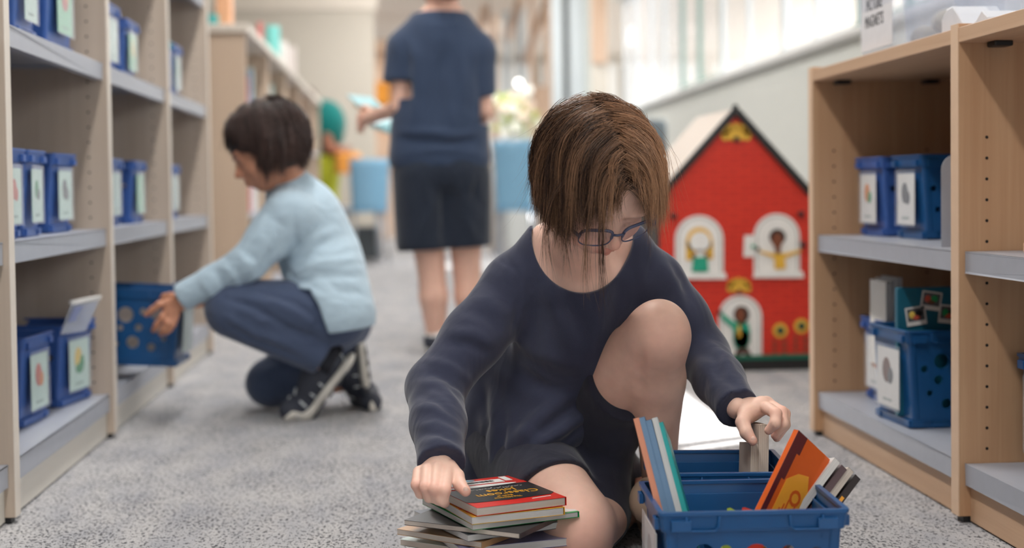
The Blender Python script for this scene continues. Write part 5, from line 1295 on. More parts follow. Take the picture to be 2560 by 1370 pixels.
D.folds([([(560, 745), (640, 770), (720, 820), (800, 850)], -.010, .009), ([(600, 740), (690, 755), (790, 810)], .008, .010), ([(640, 730), (740, 760), (830, 830)], -.008, .009), ([(560, 790), (640, 830), (730, 870)], .009, .009), ([(570, 815), (660, 860), (760, 900)], -.008, .008), ([(620, 830), (700, 850), (780, 880)], .008, .008), ([(700, 840), (760, 860), (800, 850)], .006, .008), ([(600, 770), (650, 800), (690, 800)], .008, .008), ([(650, 930), (700, 920), (740, 930)], .006, .01), ([(770, 730), (800, 770), (790, 820)], -.006, .008)])
np_object('trousers', [D.mesh()], M_TROU, boy, it=2)
# sports shoes, toes on the floor and heels raised
M_SHOE = plain('charcoal_mesh', srgb(56, 60, 72), .7); M_SOLE = plain('white_rubber', srgb(226, 222, 212), .55); M_LACE = plain('silver_trim', srgb(206, 212, 216), .5); M_SOCK = plain('dark_sock', srgb(34, 36, 44), .9)
def runner(toe, ball, heel, top, side, name='sports_shoe'):
    """toe, ball, heel on the sole line; top: direction of the foot's upper side; side: outward"""
    toe, ball, heel, top = [V3(*q) for q in (toe, ball, heel, top)]
    d = heel-ball; L = np.linalg.norm(d); d /= L; t = top-d*(top@d); t /= np.linalg.norm(t); sd = np.cross(d, t)
    lo = np.minimum(np.minimum(toe, ball), heel)-.09; hi = np.maximum(np.maximum(toe, ball), heel)+.09
    S = SDF(lo, hi, .003); fl = (sd, .85)
    tb = V3(0, 0, 1)*.5+t*.5
    S.chain([toe+V3(0, 0, .024), ball+tb*.034, ball*.5+heel*.5+t*.046, heel+t*.042-d*.018], [.028, .038, .036, .033], .02)
    S.cone(ball*.35+heel*.65+t*.06, heel-d*.030+t*.085, .034, .032, .02)
    S.cone(heel-d*.036+t*.09, heel-d*.036+t*.15, .026, .026, .004, op='sub')
    up = np_object(name, [S.mesh()], M_SHOE, boy, it=2)
    S = SDF(lo, hi, .003)
    S.chain([toe+V3(0, 0, .010), ball+tb*.012, ball*.5+heel*.5+t*.010, heel+t*.008], [.034, .043, .036, .036], .012, (t if True else None, .36))
    S.floor(.001); so = np_object('sole', [S.mesh()], M_SOLE, up, it=1)
    mb = MB()
    for k in range(5):                       # tread bars on the raised sole
        p = ball*(1-(.12+k*.2))+heel*(.12+k*.2)-t*.006; q0 = p-sd*.034; q1 = p+sd*.034
        mb.tube([q0, p-t*.002, q1], .0036, 6)
    mb.build('tread', M_BLACK if k < 0 else M_SHOE, so, world=True)
    mb = MB()
    for k in range(4):
        p = ball*(1-(.0+k*.2))+heel*(.0+k*.2)
        for q in (-1, 1): mb.tube([p+t*(.058)+sd*q*.012, p+t*.046+sd*q*.034, p+t*.026+sd*q*.041], [.003, .0036, .003], 6)
    for k in range(3):
        p = ball*(1-(.05+k*.16))+heel*(.05+k*.16); mb.tube([p+t*.070-sd*.018, p+t*.076+d*.008, p+t*.070+sd*.018], .0028, 6)
    mb.tube([heel-d*.004+t*.02, heel+d*.012+t*.05, heel+d*.002+t*.10], [.012, .011, .008], 8)
    mb.build('laces_and_trim', M_LACE, up, world=True)
    return up
tn = atz(724, 1048, 0); bn = atz(772, 1046, 0)+V3(0, .01, 0); hn2 = at(872, 915, 3.76)
runner(tn, bn, hn2, (-.65, -.10, .75), 1)
tf = atz(930, 1026, 0); bf = atz(925, 1015, 0)+V3(0, .02, .012); hf2 = at(906, 862, 3.94)
runner(tf+V3(.0, 0, 0), bf, hf2+V3(.0, 0, 0), (-1, -.15, .05), 1)
for pth, rr in (([an+V3(-.03, 0, .03), an+V3(.012, 0, -.01), hn2+V3(-.035, 0, .065)], [.034, .033, .031]), ([af+V3(-.05, 0, .02), af+V3(-.005, 0, .025), hf2+V3(-.045, .0, -.03)], [.034, .030, .030])):
    mb = MB(); mb.tube(pth, rr, 14); mb.build('sock', M_SOCK, boy, world=True)
# hair
M_HAIR2 = hair_mat('dark_brown_hair', srgb(30, 22, 20), srgb(92, 70, 64), .34)
B2 = basis(s_0, f_, u_)
S = SDF(c-.17, c+.17, .004); S.ell(HB_(0, -.012, .024), (.088, .102, .096), B2, .01); S.ell(HB_(0, -.034, -.015), (.072, .060, .058), B2, .03); S.ell(HB_(0, .085, -.050), (.10, .075, .075), B2, .006, 'sub')
np_object('hair_underlayer', [S.mesh()], plain('dark_hair_base', srgb(32, 24, 22), .6), boy, it=2)
def hairB(parent, c, B, mat, seed, L0=.082, bangs=.10, n=420):
    head_hair('hair', c, B, 1.0, mat, parent, n, 14, .00075, seed, part=0, fs=.066, L0=L0, bangs=bangs, theta_end=2.85, spread=.005, lift=1.20, wild=.012, stiff=.42, fr_lim=.42)
hairB(boy, c, B2, M_HAIR2, 21, L0=.088, n=560, bangs=.055)

# ======================================================= child standing with back to us
std = empty('person', (.10, 5.2, 0)); tag(std, 'person standing with back turned in navy polo shirt and shorts, holding books', 'person')
YS = 5.2; P5 = lambda x, y, dy=0: at(x, y, YS+dy)
hc3 = P5(1112, -52, -.03)
f3 = V3(-.25, .93, -.27); f3 /= np.linalg.norm(f3); s3 = V3(-.96, -.25, 0.0); s3 -= f3*(s3@f3); s3 /= np.linalg.norm(s3); u3 = np.cross(s3, f3); u3 = u3 if u3[2] > 0 else -u3
S, H3 = head_sdf(hc3, s3, f3, u3, 1.05, h=.0035); hd = S.mesh()
D = SDF((-.35, 4.8, -.01), (.52, 5.6, 1.42), .0075)
D.cone(P5(1108, -10), P5(1108, 60), .050, .056, .02); D.cone(P5(1105, 90), P5(1100, 420), .12, .11, .03, ((0, 1, 0), .7))
D.cone(P5(1010, 108), P5(1195, 118), .04, .04, .03)
s3l, e3l, w3l = P5(1008, 125), P5(1000, 268, -.02), P5(935, 292, .14)
s3r, e3r, w3r = P5(1198, 130), P5(1212, 275), P5(1190, 330, .18)
D.cone(s3l, e3l, .040, .032, .02); D.cone(e3l, w3l, .032, .024, .012); D.cone(s3r, e3r, .040, .032, .02); D.cone(e3r, w3r, .032, .024, .012)
for hx, kx, ax, hy, fy_ in ((1052, 1078, 1090, 0, 900), (1158, 1166, 1190, .03, 885)):
    D.cone(P5(hx, 450, hy), P5(kx, 668, hy), .085, .052, .02); D.chain([P5(kx, 668, hy), P5(kx+6, 742, hy-.012), P5(ax, 845, hy)], [.050, .053, .034], .012)
    D.cone(P5(ax, 845, hy), P5(ax, 890, hy), .030, .032, .01)
D.floor(.02)
pm3 = [(P5(925, 296, .17), .022), (P5(912, 300, .20), .018)]
fg3 = [([P5(915, 284+i*9, .20), P5(900, 286+i*10, .22), P5(898, 300+i*9, .23), P5(906, 308+i*7, .23)], [.010, .0095, .009, .008]) for i in range(4)]
th3 = ([P5(930, 284, .17), P5(922, 272, .19), P5(912, 268, .21), P5(904, 268, .22)], [.013, .011, .010, .009])
h3 = hand_sdf(pm3, fg3, th3, (w3l, P5(925, 296, .17), .024, .022), h=.003).mesh()
SK3 = srgb(232, 190, 170)
np_object('body', [D.mesh(), hd, h3], M_SKIN, std, tone=toner(SK3, [(P5(905, 296, .22), .03, PINK, .4)]))
M_POLO = fabric('dark_navy_pique', srgb(52, 66, 90), .4, 10, (1, 1, .5)); M_SHT = fabric('dark_navy_shorts', srgb(36, 44, 58), .45, 11, (1, 1, .5))
D = SDF((-.35, 4.85, .55), (.52, 5.6, 1.32), .0055)
fz = ((0, 1, 0), .68)
D.cone(P5(1016, 120), P5(1194, 128), .066, .066, .03); D.cone(P5(1102, 110), P5(1104, 300), .150, .152, .04, fz); D.chain([P5(1040, 150), P5(1040, 300), P5(1032, 388)], [.085, .075, .085], .03); D.chain([P5(1165, 150), P5(1160, 300), P5(1166, 392)], [.085, .080, .085], .03)
D.cone(P5(1090, 340), P5(1100, 400), .150, .160, .04, fz)
D.chain([s3l, P5(998, 198, -.01)], [.064, .060], .02); D.chain([s3r, P5(1202, 225)], [.060, .056], .02)
n = e3l-s3l; n /= np.linalg.norm(n); D.half(P5(1002, 208), n, lo=P5(940, 240, -.12), hi=P5(1022, 150, .12))
D.cone(P5(1107, 112), P5(1110, 86), .082, .066, .03); D.half(P5(1110, 34), (0, .1, 1), lo=P5(1020, 80, -.2), hi=P5(1200, -60, .2)); D.cone(P5(1109, 90), P5(1109, 0), .050, .056, .003, op='sub')
D.half(P5(1100, 418), (0, 0, -1)); D.half(P5(1230, 240), (.25, 0, -1), lo=P5(1212, 300, -.2), hi=P5(1260, 150, .2))
D.folds([([(1110, 120), (1100, 220), (1095, 330)], -.014, .020), ([(1150, 110), (1160, 200), (1150, 300)], .013, .018), ([(1040, 120), (1045, 220), (1030, 330)], .013, .02), ([(1010, 110), (1022, 160), (1025, 240)], -.010, .012), ([(1000, 345), (1090, 358), (1190, 350)], -.012, .012), ([(1000, 330), (1070, 330), (1150, 335)], .010, .012), ([(1195, 330), (1140, 340), (1100, 345)], .010, .012), ([(1010, 385), (1100, 372), (1200, 385)], .008, .014), ([(1200, 130), (1195, 200), (1200, 260)], -.008, .012), ([(1120, 180), (1125, 260), (1140, 330)], .008, .016), ([(1060, 60), (1110, 66), (1160, 62)], .005, .008)])
np_object('polo_shirt', [D.mesh()], M_POLO, std, it=2)
D = SDF((-.2, 4.9, .32), (.40, 5.5, .80), .0055)
D.cone(P5(1070, 430), P5(1140, 430), .105, .110, .03, None); D.chain([P5(1052, 440), P5(1058, 600)], [.105, .102], .02); D.chain([P5(1155, 440, .02), P5(1160, 610, .03)], [.108, .100], .02)
D.half(P5(1100, 622), (.05, 0, -1)); D.folds([([(1106, 470), (1108, 540), (1108, 610)], -.016, .010), ([(1180, 450), (1150, 520), (1190, 600)], .012, .014), ([(1060, 450), (1080, 520), (1050, 590)], .009, .014), ([(1130, 430), (1150, 480), (1185, 540)], .008, .012), ([(1195, 430), (1185, 480), (1205, 520)], -.008, .010)])
np_object('shorts', [D.mesh()], M_SHT, std, it=2)
for ax, hy in ((1090, 0), (1190, .03)): mb = MB(); mb.tube([P5(ax, 822, hy), P5(ax, 850, hy), P5(ax, 882, hy)], [.039, .038, .040], 14); mb.build('sock', M_CARDW, std, world=True)
for ax, hy in ((1090, 0), (1190, .03)):
    p = P5(ax, 895, hy); S = SDF((p[0]-.08, p[1]-.1, -.01), (p[0]+.08, p[1]+.25, .14), .005); S.chain([(p[0], p[1], .045), (p[0], p[1]+.07, .04), (p[0]-.01, p[1]+.15, .034)], [.044, .040, .036], .02); S.floor(.0)
    np_object('shoe', [S.mesh()], M_SHOE, std, it=1)
B3 = basis(s3, f3, u3); S = SDF(hc3-.18, hc3+.18, .005); S.ell(H3(0, -.014, .028), (.086, .098, .094), B3, .01); S.ell(H3(0, -.05, -.03), (.076, .055, .065), B3, .02); S.ell(H3(0, .085, -.045), (.10, .08, .085), B3, .006, 'sub')
np_object('hair', [S.mesh()], plain('brown_hair_base', srgb(70, 48, 38), .6), std, it=1)
# what the standing child holds
def heldbook(pts, m, label, nm='picture_book'):
    r = empty(nm, tuple(np.mean(pts, 0))); tag(r, label, 'book', 'books held by the standing child'); quad('cover', pts, .006, m, r); return r
M_PBK = plain('pale_aqua_cover', srgb(170, 210, 216), .4); M_OBK = plain('soft_orange_cover', srgb(240, 176, 110), .45)
heldbook([P5(868, 238, .30), P5(900, 268, .24), P5(958, 268, .32), P5(930, 244, .36)], M_PBK, 'thin aqua picture book topmost in the hand of the standing child')
heldbook([P5(884, 262, .29), P5(912, 282, .235), P5(962, 284, .30), P5(940, 260, .34)], M_OBK, 'soft orange book just under the aqua one in the standing child\'s hand')
heldbook([P5(925, 316, .16), P5(980, 336, .16), P5(1012, 300, .25), P5(960, 296, .27)], plain('teal_white_cover', srgb(150, 200, 206), .4), 'teal and white book lowest, against the waist of the standing child')

# ======================================================= person in teal at the end of the far bookcases
tl = empty('person', (-.80, 12.7, 0)); tag(tl, 'person in teal top and lime trousers leaning forward at the end of the far bookcases', 'person')
YT = 12.75; PT = lambda x, y, dy=0: at(x, y, YT+dy)
D = SDF(PT(700, 640, -.4)-V3(0, 0, .1), PT(920, 200, .4)+V3(0, 0, .15), .014)
D.cone(PT(765, 268), PT(780, 292), .10, .09, .03); D.cone(PT(790, 320), PT(800, 400), .13, .13, .03)
D.chain([PT(825, 300), PT(826, 350), PT(846, 376), PT(866, 384)], [.06, .05, .045, .05], .02); D.chain([PT(812, 330, -.1), PT(822, 372, -.12), PT(850, 380, -.1)], [.06, .06, .04], .02)
for i in range(4): D.chain([PT(862, 376+i*4), PT(874, 380+i*4), PT(880, 388+i*4)], [.016, .014, .012], .006)
D.chain([PT(866, 374), PT(872, 368), PT(879, 370)], [.017, .015, .012], .006)
D.cone(PT(795, 420), PT(800, 610), .09, .06, .02)
np_object('body', [D.mesh()], skin_mat('brown_skin', .05), tl, tone=toner(srgb(140, 92, 70), []))
D = SDF(PT(700, 640, -.4)-V3(0, 0, .1), PT(920, 200, .4)+V3(0, 0, .15), .014)
D.ell(PT(812, 310), (.19, .17, .22), None, .03); D.cone(PT(800, 300), PT(838, 345), .13, .07, .04); D.cone(PT(790, 330), PT(795, 385), .17, .15, .03)
np_object('top', [D.mesh()], fabric('teal_jersey', srgb(0, 104, 100), .3, 10), tl, it=2)
D = SDF(PT(700, 660, -.4)-V3(0, 0, .1), PT(920, 360, .4)+V3(0, 0, .1), .014)
D.chain([PT(806, 400), PT(812, 440), PT(814, 500), PT(808, 590)], [.15, .13, .11, .09], .03)
np_object('trousers', [D.mesh()], fabric('lime_cloth', srgb(180, 186, 50), .3, 10), tl, it=2)
mb = MB(); mb.ball(PT(765, 250), (.11, .11, .12)); mb.build('hair', MATS['brown_hair_base'], tl, world=True)
for x in (800, 822): p = PT(x, 610); mb = MB(); mb.ball((p[0], p[1]-.03, .045), (.05, .10, .045)); mb.build('shoe', M_SHOE, tl, world=True)
mb = MB(); p = PT(870, 408, -.22); mb.rings([rrect(.22, .2, .06, p[2]+z, 4, p[0], p[1]) for z in (-.09, .09)], close=False, cap0=True, cap1=True); tag(mb.build('orange_basket', plain('orange_cloth', srgb(238, 160, 70), .7), None, .02), 'orange basket in front of the person in teal', 'basket')
# ------------------------------------------------------------------ red playhouse
M_RED = None
def red_brick():
    m, nt, b = nodes('red_brick_print'); tc = N(nt, 'ShaderNodeTexCoord'); mp = N(nt, 'ShaderNodeMapping'); mp.inputs['Rotation'].default_value = (R(90), 0, 0)
    lk(nt, tc.outputs['Object'], mp.inputs['Vector']); br = N(nt, 'ShaderNodeTexBrick', Scale=9.0); br.inputs['Mortar Size'].default_value = .02
    br.inputs['Color1'].default_value = (*srgb(216, 50, 30), 1); br.inputs['Color2'].default_value = (*srgb(208, 44, 27), 1); br.inputs['Mortar'].default_value = (*srgb(180, 34, 22), 1)
    br.inputs['Brick Width'].default_value = .6; br.inputs['Row Height'].default_value = .16
    lk(nt, mp.outputs[0], br.inputs['Vector']); lk(nt, br.outputs['Color'], b.inputs['Base Color']); b.inputs['Roughness'].default_value = .45; return m
M_RED = red_brick(); M_CREAM = plain('cream_board', srgb(186, 168, 150), .5); M_TEALP = plain('teal_print', srgb(20, 160, 130), .5); M_MUST = plain('mustard_print', srgb(226, 178, 62), .5); M_BRN = plain('dark_brown_print', srgb(70, 38, 28), .5); M_GREEN = plain('green_base', srgb(0, 104, 84), .4); M_PRW = plain('white_print', srgb(232, 232, 230), .4); M_LG = plain('grey_print_line', srgb(186, 188, 186), .5); M_SIEN = plain('sienna_print', srgb(120, 66, 42), .5)
YP = 4.55
house = empty('playhouse', (1.07, YP+.25, 0)); tag(house, 'red gabled wooden playhouse with figures in its arched windows', 'playhouse')
Q = lambda x, y, d=0: at(x, y, YP-d)
def q2(x, y): p = at(x, y, YP); return (p[0], p[2])
ap, le, re_, lb, rb = q2(1838, 278), q2(1652, 488), q2(2024, 484), q2(1650, 900), q2(2036, 900)
front = [lb, rb, re_, ap, le]
def hb(name, mat, f, parent=None, bev=0): mb = MB(); f(mb); return mb.build(name, mat, parent or house, bev, world=True)
to = lambda x, y, h: (x, YP+h, y)
hb('front_panel', M_RED, lambda m: m.prism(front, to, 0, .018))
back = [(x, z) for x, z in front]
hb('back_panel', M_CREAM, lambda m: m.prism(back, to, .52, .538))
hb('side_panel', M_BLACK, lambda m: m.b2((lb[0], YP+.018, .05), (lb[0]+.016, YP+.52, le[1]))); hb('side_panel', M_BLACK, lambda m: m.b2((rb[0]-.016, YP+.018, .05), (rb[0], YP+.52, re_[1])))
def roof(a, b, m):
    d = np.array(b)-np.array(a); d /= np.linalg.norm(d); n = np.array([-d[1], d[0]]); n = n if n[1] > 0 else -n
    poly = [tuple(np.array(a)), tuple(np.array(b)), tuple(np.array(b)+n*.012), tuple(np.array(a)+n*.012)]
    hb('roof_panel', M_CREAM, lambda mm: mm.prism(poly, to, -.004, .56))
    a2 = np.array(a)-d*.018*0; q = [tuple(a2-n*.010), tuple(np.array(b)-n*.010), tuple(np.array(b)+n*.014), tuple(a2+n*.014)]
    hb('roof_trim', M_BLACK, lambda mm: mm.prism(q, to, -.016, -.002), bev=.003)
roof(le, ap, None); roof(re_, ap, None)
hb('base_trim', M_GREEN, lambda m: m.b2((lb[0]-.004, YP-.012, lb[1]-.004), (rb[0]+.004, YP+.0, lb[1]+.010)))
hb('plinth', M_BLACK, lambda m: m.b2((lb[0]-.002, YP-.004, 0), (rb[0]+.002, YP+.538, lb[1]-.004)))
def bolt(x, y, r=.010, m=None): hb('bolt', m or M_BLACK, lambda mb: mb.tube([Q(x, y, -.001), Q(x, y, .014)], r, 14))
for x, y in ((1684, 540), (2003, 535), (1838, 268), (2008, 612)): bolt(x, y)
bolt(1906, 352, .009, M_PRW)
PX = YP/FPX
def disc(mb, x, y, rx, ry, d, m, n=20, th=.003):
    c_ = q2(x, y); mb.prism([(c_[0]+rx*PX*cos(2*pi*k/n), c_[1]+ry*PX*sin(2*pi*k/n)) for k in range(n)], to, -d-th, -d, m)
def poly(mb, pts, d, m, th=.003): mb.prism([q2(*p) for p in pts], to, -d-th, -d, m)
def arch(mb, x0, x1, y0, y1, d, m, th=.004):
    r = (x1-x0)/2; xc = (x0+x1)/2; pts = [(x0, y1), (x1, y1)]+[(xc+r*cos(a), y0+r-r*sin(a)) for a in np.linspace(0, pi, 15)]
    mb.prism([q2(*p) for p in pts], to, -d-th, -d, m)
def flower(x, y, s, dark=True):
    mb = MB()
    for k in range(7):
        a = R(-8+196*k/6); disc(mb, x+s*.62*cos(a), y-s*.42*sin(a)-s*.1, s*.24, s*.27, .001, M_MUST, 12)
    disc(mb, x, y-s*.05, s*.55, s*.3, .002, M_MUST); disc(mb, x, y+s*.14, s*.16, s*.18, .006, M_BLACK if dark else M_SIEN, 12, .006)
    mb.build('flower_ornament', None, house, world=True)
flower(1840, 342, 44); flower(1847, 722, 36, False)
mb = MB(); arch(mb, 1687, 1808, 538, 690, .0, M_PRW); arch(mb, 1692, 1803, 543, 688, .003, M_LG, .002); arch(mb, 1696, 1799, 547, 688, .004, M_PRW, .002); poly(mb, [(1684, 697), (1814, 697), (1812, 682), (1688, 682)], .004, M_PRW, .010); w1 = mb.build('arched_window', None, house, world=True)
mb = MB()
disc(mb, 1747, 602, 33, 34, .006, M_MUST); poly(mb, [(1714, 600), (1714, 650), (1728, 650), (1732, 620)], .006, M_MUST); poly(mb, [(1780, 600), (1782, 646), (1768, 648), (1764, 620)], .006, M_MUST)
disc(mb, 1748, 604, 26, 26, .009, M_PRW); poly(mb, [(1738, 624), (1758, 624), (1756, 642), (1742, 642)], .009, M_PRW); poly(mb, [(1728, 679), (1769, 679), (1766, 642), (1732, 642)], .010, M_TEALP); disc(mb, 1731, 640, 6, 5, .011, M_SIEN, 10); disc(mb, 1766, 640, 6, 5, .011, M_SIEN, 10)
mb.build('painted_figure', None, w1, world=True)
mb = MB(); arch(mb, 1884, 1999, 534, 690, 0, M_PRW); arch(mb, 1889, 1994, 540, 688, .003, M_LG, .002); arch(mb, 1893, 1990, 544, 688, .004, M_PRW, .002); poly(mb, [(1881, 694), (2007, 694), (2004, 678), (1884, 678)], .004, M_PRW, .010); poly(mb, [(1858, 642), (1884, 642), (1888, 588), (1860, 588)], .003, M_PRW); w2 = mb.build('arched_window', None, house, world=True)
mb = MB(); disc(mb, 1942, 592, 21, 20, .006, M_BLACK); disc(mb, 1941, 600, 14, 19, .009, M_SIEN); poly(mb, [(1934, 612), (1950, 612), (1948, 636), (1938, 636)], .008, M_SIEN)
poly(mb, [(1895, 626), (1900, 632), (1934, 645), (1935, 672), (1962, 672), (1960, 645), (2000, 630), (2000, 624), (1960, 633), (1928, 633)], .008, M_MUST); disc(mb, 1881, 616, 5, 5, .008, M_TEALP, 10); disc(mb, 1892, 622, 5, 5, .009, M_BLACK, 10)
mb.build('painted_figure', None, w2, world=True)
mb = MB(); arch(mb, 1796, 1904, 738, 897, 0, M_PRW); arch(mb, 1801, 1899, 744, 897, .003, M_LG, .002); arch(mb, 1805, 1895, 748, 897, .004, M_PRW, .002); dr_ = mb.build('arched_door', None, house, world=True)
mb = MB(); disc(mb, 1852, 786, 20, 22, .007, M_BLACK); disc(mb, 1849, 786, 12, 18, .010, M_SIEN); poly(mb, [(1843, 798), (1858, 798), (1857, 814), (1845, 814)], .009, M_SIEN)
poly(mb, [(1799, 786), (1804, 782), (1832, 804), (1868, 806), (1874, 830), (1866, 868), (1836, 870), (1830, 820), (1806, 800)], .009, M_TEALP); disc(mb, 1852, 846, 22, 24, .009, M_TEALP); poly(mb, [(1841, 812), (1848, 812), (1850, 840), (1842, 842)], .013, M_MUST); disc(mb, 1797, 780, 5, 6, .010, M_BLACK, 10)
poly(mb, [(1844, 868), (1866, 868), (1880, 892), (1872, 896), (1856, 880), (1838, 898), (1832, 892)], .008, M_BRN)
mb.build('painted_figure', None, dr_, world=True)
mb = MB()
for x, y in ((1950, 826), (2003, 815)):
    disc(mb, x, y, 19, 19, .001, M_MUST); disc(mb, x, y, 10, 10, .004, M_GREEN); disc(mb, x, y+2, 7, 7, .006, M_BLACK)
    for k in range(3):
        poly(mb, [(x-18, y+24+k*14), (x-10, y+24+k*14), (x-10, y+34+k*14), (x-18, y+34+k*14)], .001, M_SIEN); poly(mb, [(x+4, y+26+k*14), (x+16, y+26+k*14), (x+16, y+34+k*14), (x+4, y+34+k*14)], .001, M_SIEN)
mb.build('sunflower_panel', None, house, world=True)

M_CHS = plain('dark_chair_leg', srgb(90, 92, 96), .4)
# grey fabric screen standing by the window wall behind the playhouse
a = at(1590, 300, 8.6); b = at(1662, 400, 8.6); ac = empty('armchair', ((a[0]+b[0])/2, 8.75, 0)); tag(ac, 'grey padded chair by the window wall, left of the playhouse', 'chair'); M_VIN = plain('grey_vinyl', srgb(118, 130, 138), .5); wch = b[0]-a[0]
mb = MB(); mb.box((0, -.22, (a[2]+.5)/2), (wch, .08, a[2]-.5)); mb.build('backrest', M_VIN, ac, .03)
mb = MB(); mb.box((0, 0, .42), (wch, .48, .12)); mb.build('seat', M_VIN, ac, .03)
for sx in (-1, 1):
    mb = MB(); mb.box((sx*wch*.42, -.22, .46), (.03, .03, .2)); mb.build('back_post', M_CHS, ac)
    for sy in (-1, 1): mb = MB(); mb.tube([(sx*wch*.42, sy*.2, .36), (sx*wch*.44, sy*.22, .014)], .014, 8); mb.build('leg', M_CHS, ac)

# ------------------------------------------------------------------ blue plastic chairs, desk and vase in the distance
M_CHB = plain('sky_blue_plastic', srgb(128, 176, 206), .4); M_CHROME = plain('grey_steel_leg', srgb(170, 174, 180), .3, .6)
def chair(px, py_top, py_floor_z, Y, rz, label, w=.33):
    p = at(px, py_top, Y); r = empty('school_chair', (p[0], Y, 0), (0, 0, rz)); tag(r, label, 'chair', 'sky blue school chairs far down the room'); zt = p[2]
    mb = MB(); n = 9
    loops = []
    for t in np.linspace(0, 1, n):
        z = zt*(1-t)+.43*t; wd = w*(1-.12*t); y = -.20+.06*(1-t)**2*0-.02*(1-t); loops.append([(wd/2*s, y+.05*abs(s)**2, z) for s in np.linspace(-1, 1, 9)])
    vs = [q for l in loops for q in l]; mb.add(vs, [(i*9+j, i*9+j+1, i*9+j+10, i*9+j+9) for i in range(n-1) for j in range(8)], smooth=True)
    o = mb.build('backrest', M_CHB, r); sd = o.modifiers.new('th', 'SOLIDIFY'); sd.thickness = .008
    mb = MB(); mb.rings([rrect(w*.95, .40, .08, z, 4) for z in (.425, .44)], close=False, cap0=True, cap1=True); mb.build('seat', M_CHB, r, .004)
    for sx in (-1, 1):
        for sy in (-1, 1): mb = MB(); mb.tube([(sx*w*.36, sy*.14, .43), (sx*w*.44, sy*.19, .012)], .011, 8); mb.build('leg', M_CHROME, r)
chair(912, 398, 0, 11.6, R(14), 'sky blue school chair left of the standing child, far down the room')
chair(1290, 352, 0, 11.2, R(-12), 'sky blue school chair right of the standing child, by the flowers')
# low grey table and trolley beyond the first chair
def table(px0, px1, pyt, Y, label, m, D_=.6):
    a = at(px0, pyt, Y); b = at(px1, pyt, Y); r = empty('table', ((a[0]+b[0])/2, Y, 0)); tag(r, label, 'table'); w = b[0]-a[0]
    mb = MB(); mb.box((0, 0, a[2]), (w, D_, .03)); mb.build('tabletop', m, r, .006)
    for sx in (-1, 1):
        for sy in (-1, 1): mb = MB(); mb.tube([(sx*(w/2-.05), sy*(D_/2-.05), a[2]-.015), (sx*(w/2-.04), sy*(D_/2-.05), .006)], .018, 8); mb.build('leg', M_CHROME, r)
    return r, a[2]
table(850, 960, 520, 12.4, 'grey table half hidden behind the blue chair on the left', plain('grey_laminate', srgb(170, 172, 178), .5))
table(1228, 1345, 408, 12.6, 'pale table carrying the flowers, right of the standing child', M_FARTOP)
mb = MB(); a = at(880, 560, 11.9); mb.b2((a[0], 11.8, .03), (a[0]+.22, 12.1, .30)); tag(mb.build('storage_tub', plain('dark_grey_tub', srgb(74, 80, 84), .5), None, .02), 'dark grey tub on the floor under the blue chair', 'tub')
mb = MB(); a = at(940, 440, 17.5); b = at(985, 610, 17.5); mb.b2((a[0], 17.4, 0), (b[0], 17.8, a[2])); tag(mb.build('cupboard', plain('peach_board', srgb(220, 196, 178), .5), None, .01), 'pale peach cupboard between the blue chair and the standing child', 'cupboard')
for (x0, x1, yt, Y, c_, n) in ((1222, 1240, 410, 13.6, (176, 160, 142), 'tan'), (1240, 1262, 416, 13.7, (196, 190, 184), 'grey white'), (1262, 1330, 470, 13.8, (220, 222, 220), 'white')):
    mb = MB(); a = at(x0, yt, Y); b = at(x1, yt, Y); mb.b2((a[0], Y, 0), (b[0], Y+.3, a[2])); tag(mb.build('cabinet', plain('cab_'+str(x0), srgb(*c_), .5), None, .01), '%s low cabinet far away right of the standing child' % n, 'cabinet')
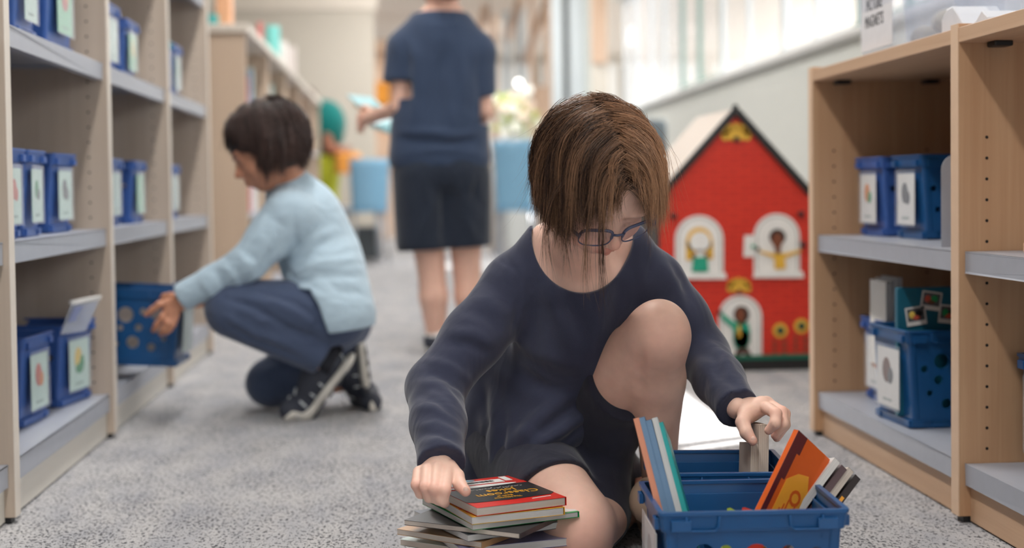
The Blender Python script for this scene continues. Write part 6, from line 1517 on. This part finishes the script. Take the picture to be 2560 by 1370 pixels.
# vase of flowers
vz = at(1290, 406, 12.6)[2]+.016
va = empty('flower_vase', (at(1290, 300, 12.6)[0], 12.6, vz)); tag(va, 'vase of pale flowers and leaves on the far table', 'plant')
mb = MB(); mb.rings([[(r*cos(a), r*sin(a), z) for a in np.linspace(0, 2*pi, 17)[:-1]] for r, z in ((.06, 0), (.085, .06), (.07, .16), (.05, .2), (.06, .22))], smooth=True, close=False, cap0=True); mb.build('vase', M_PRW, va)
M_LEAF = plain('yellow_green_leaf', srgb(160, 176, 70), .5); M_PET = plain('cream_petal', srgb(248, 226, 206), .5); M_PET2 = plain('white_petal', srgb(250, 248, 240), .4)
rf = random.Random(5); ml = MB(); mp_ = MB(); ms = MB()
for i in range(34):
    a = rf.uniform(0, 2*pi); rr2 = rf.uniform(.02, .22); z = rf.uniform(.22, .66)*(1-.3*rr2); p = Vector((rr2*cos(a), rr2*sin(a)*.6, z)); ms.tube([(0, 0, .15), p*.6+Vector((0, 0, .06)), p], .004, 5)
    if i % 3 == 0:
        for k in range(3):
            d = Vector((rf.uniform(-1, 1), rf.uniform(-1, 1), rf.uniform(-.3, .8))).normalized(); e = d.orthogonal().normalized()
            ml.add([p, p+d*.05+e*.022, p+d*.11, p+d*.05-e*.022], [(0, 1, 2, 3)])
    else:
        for k in range(6):
            b = 2*pi*k/6; mp_.ball(p+Vector((.024*cos(b), .012*sin(b), .024*sin(b))), (.020, .014, .020), M_PET if i % 2 else M_PET2, 8, 5)
ms.build('stems', M_LEAF, va); ml.build('leaves', M_LEAF, va); mp_.build('blossoms', None, va)
# blurred far highlights, added as glowing globes with point lights
for k, (x, Y) in enumerate(((1297, 12.2), (1224, 12.4))):
    z = {0: 208, 1: 235}[k]; p = at(x, z, Y); r = light('POINT', 'glint_light', tuple(p), (0, 0, 0), 2, (1, .95, .85), shadow_soft_size=.03)
    g = MB(); g.ball((0, 0, 0), .030, None, 16, 10); m_ = plain('glint_globe_%d' % k, (1, .98, .94), .4, emit=(1, .96, .9, 4)); glint_root = empty('glint_ball', tuple(p)); tag(glint_root, 'small glowing globe added as a bright highlight %s' % ('above the flowers', 'just right of the standing child'), 'lamp') if False else tag(glint_root, ('small glowing globe lamp hanging above the flowers', 'small glowing globe added as a bright highlight just right of the standing child')[k], 'lamp', 'small added highlight globes')
    g.build('globe', m_, glint_root); g = MB(); g.tube([(0, 0, .04), (0, 0, 2.9-p[2])], .004, 6); g.build('cord', M_BLACK, glint_root)
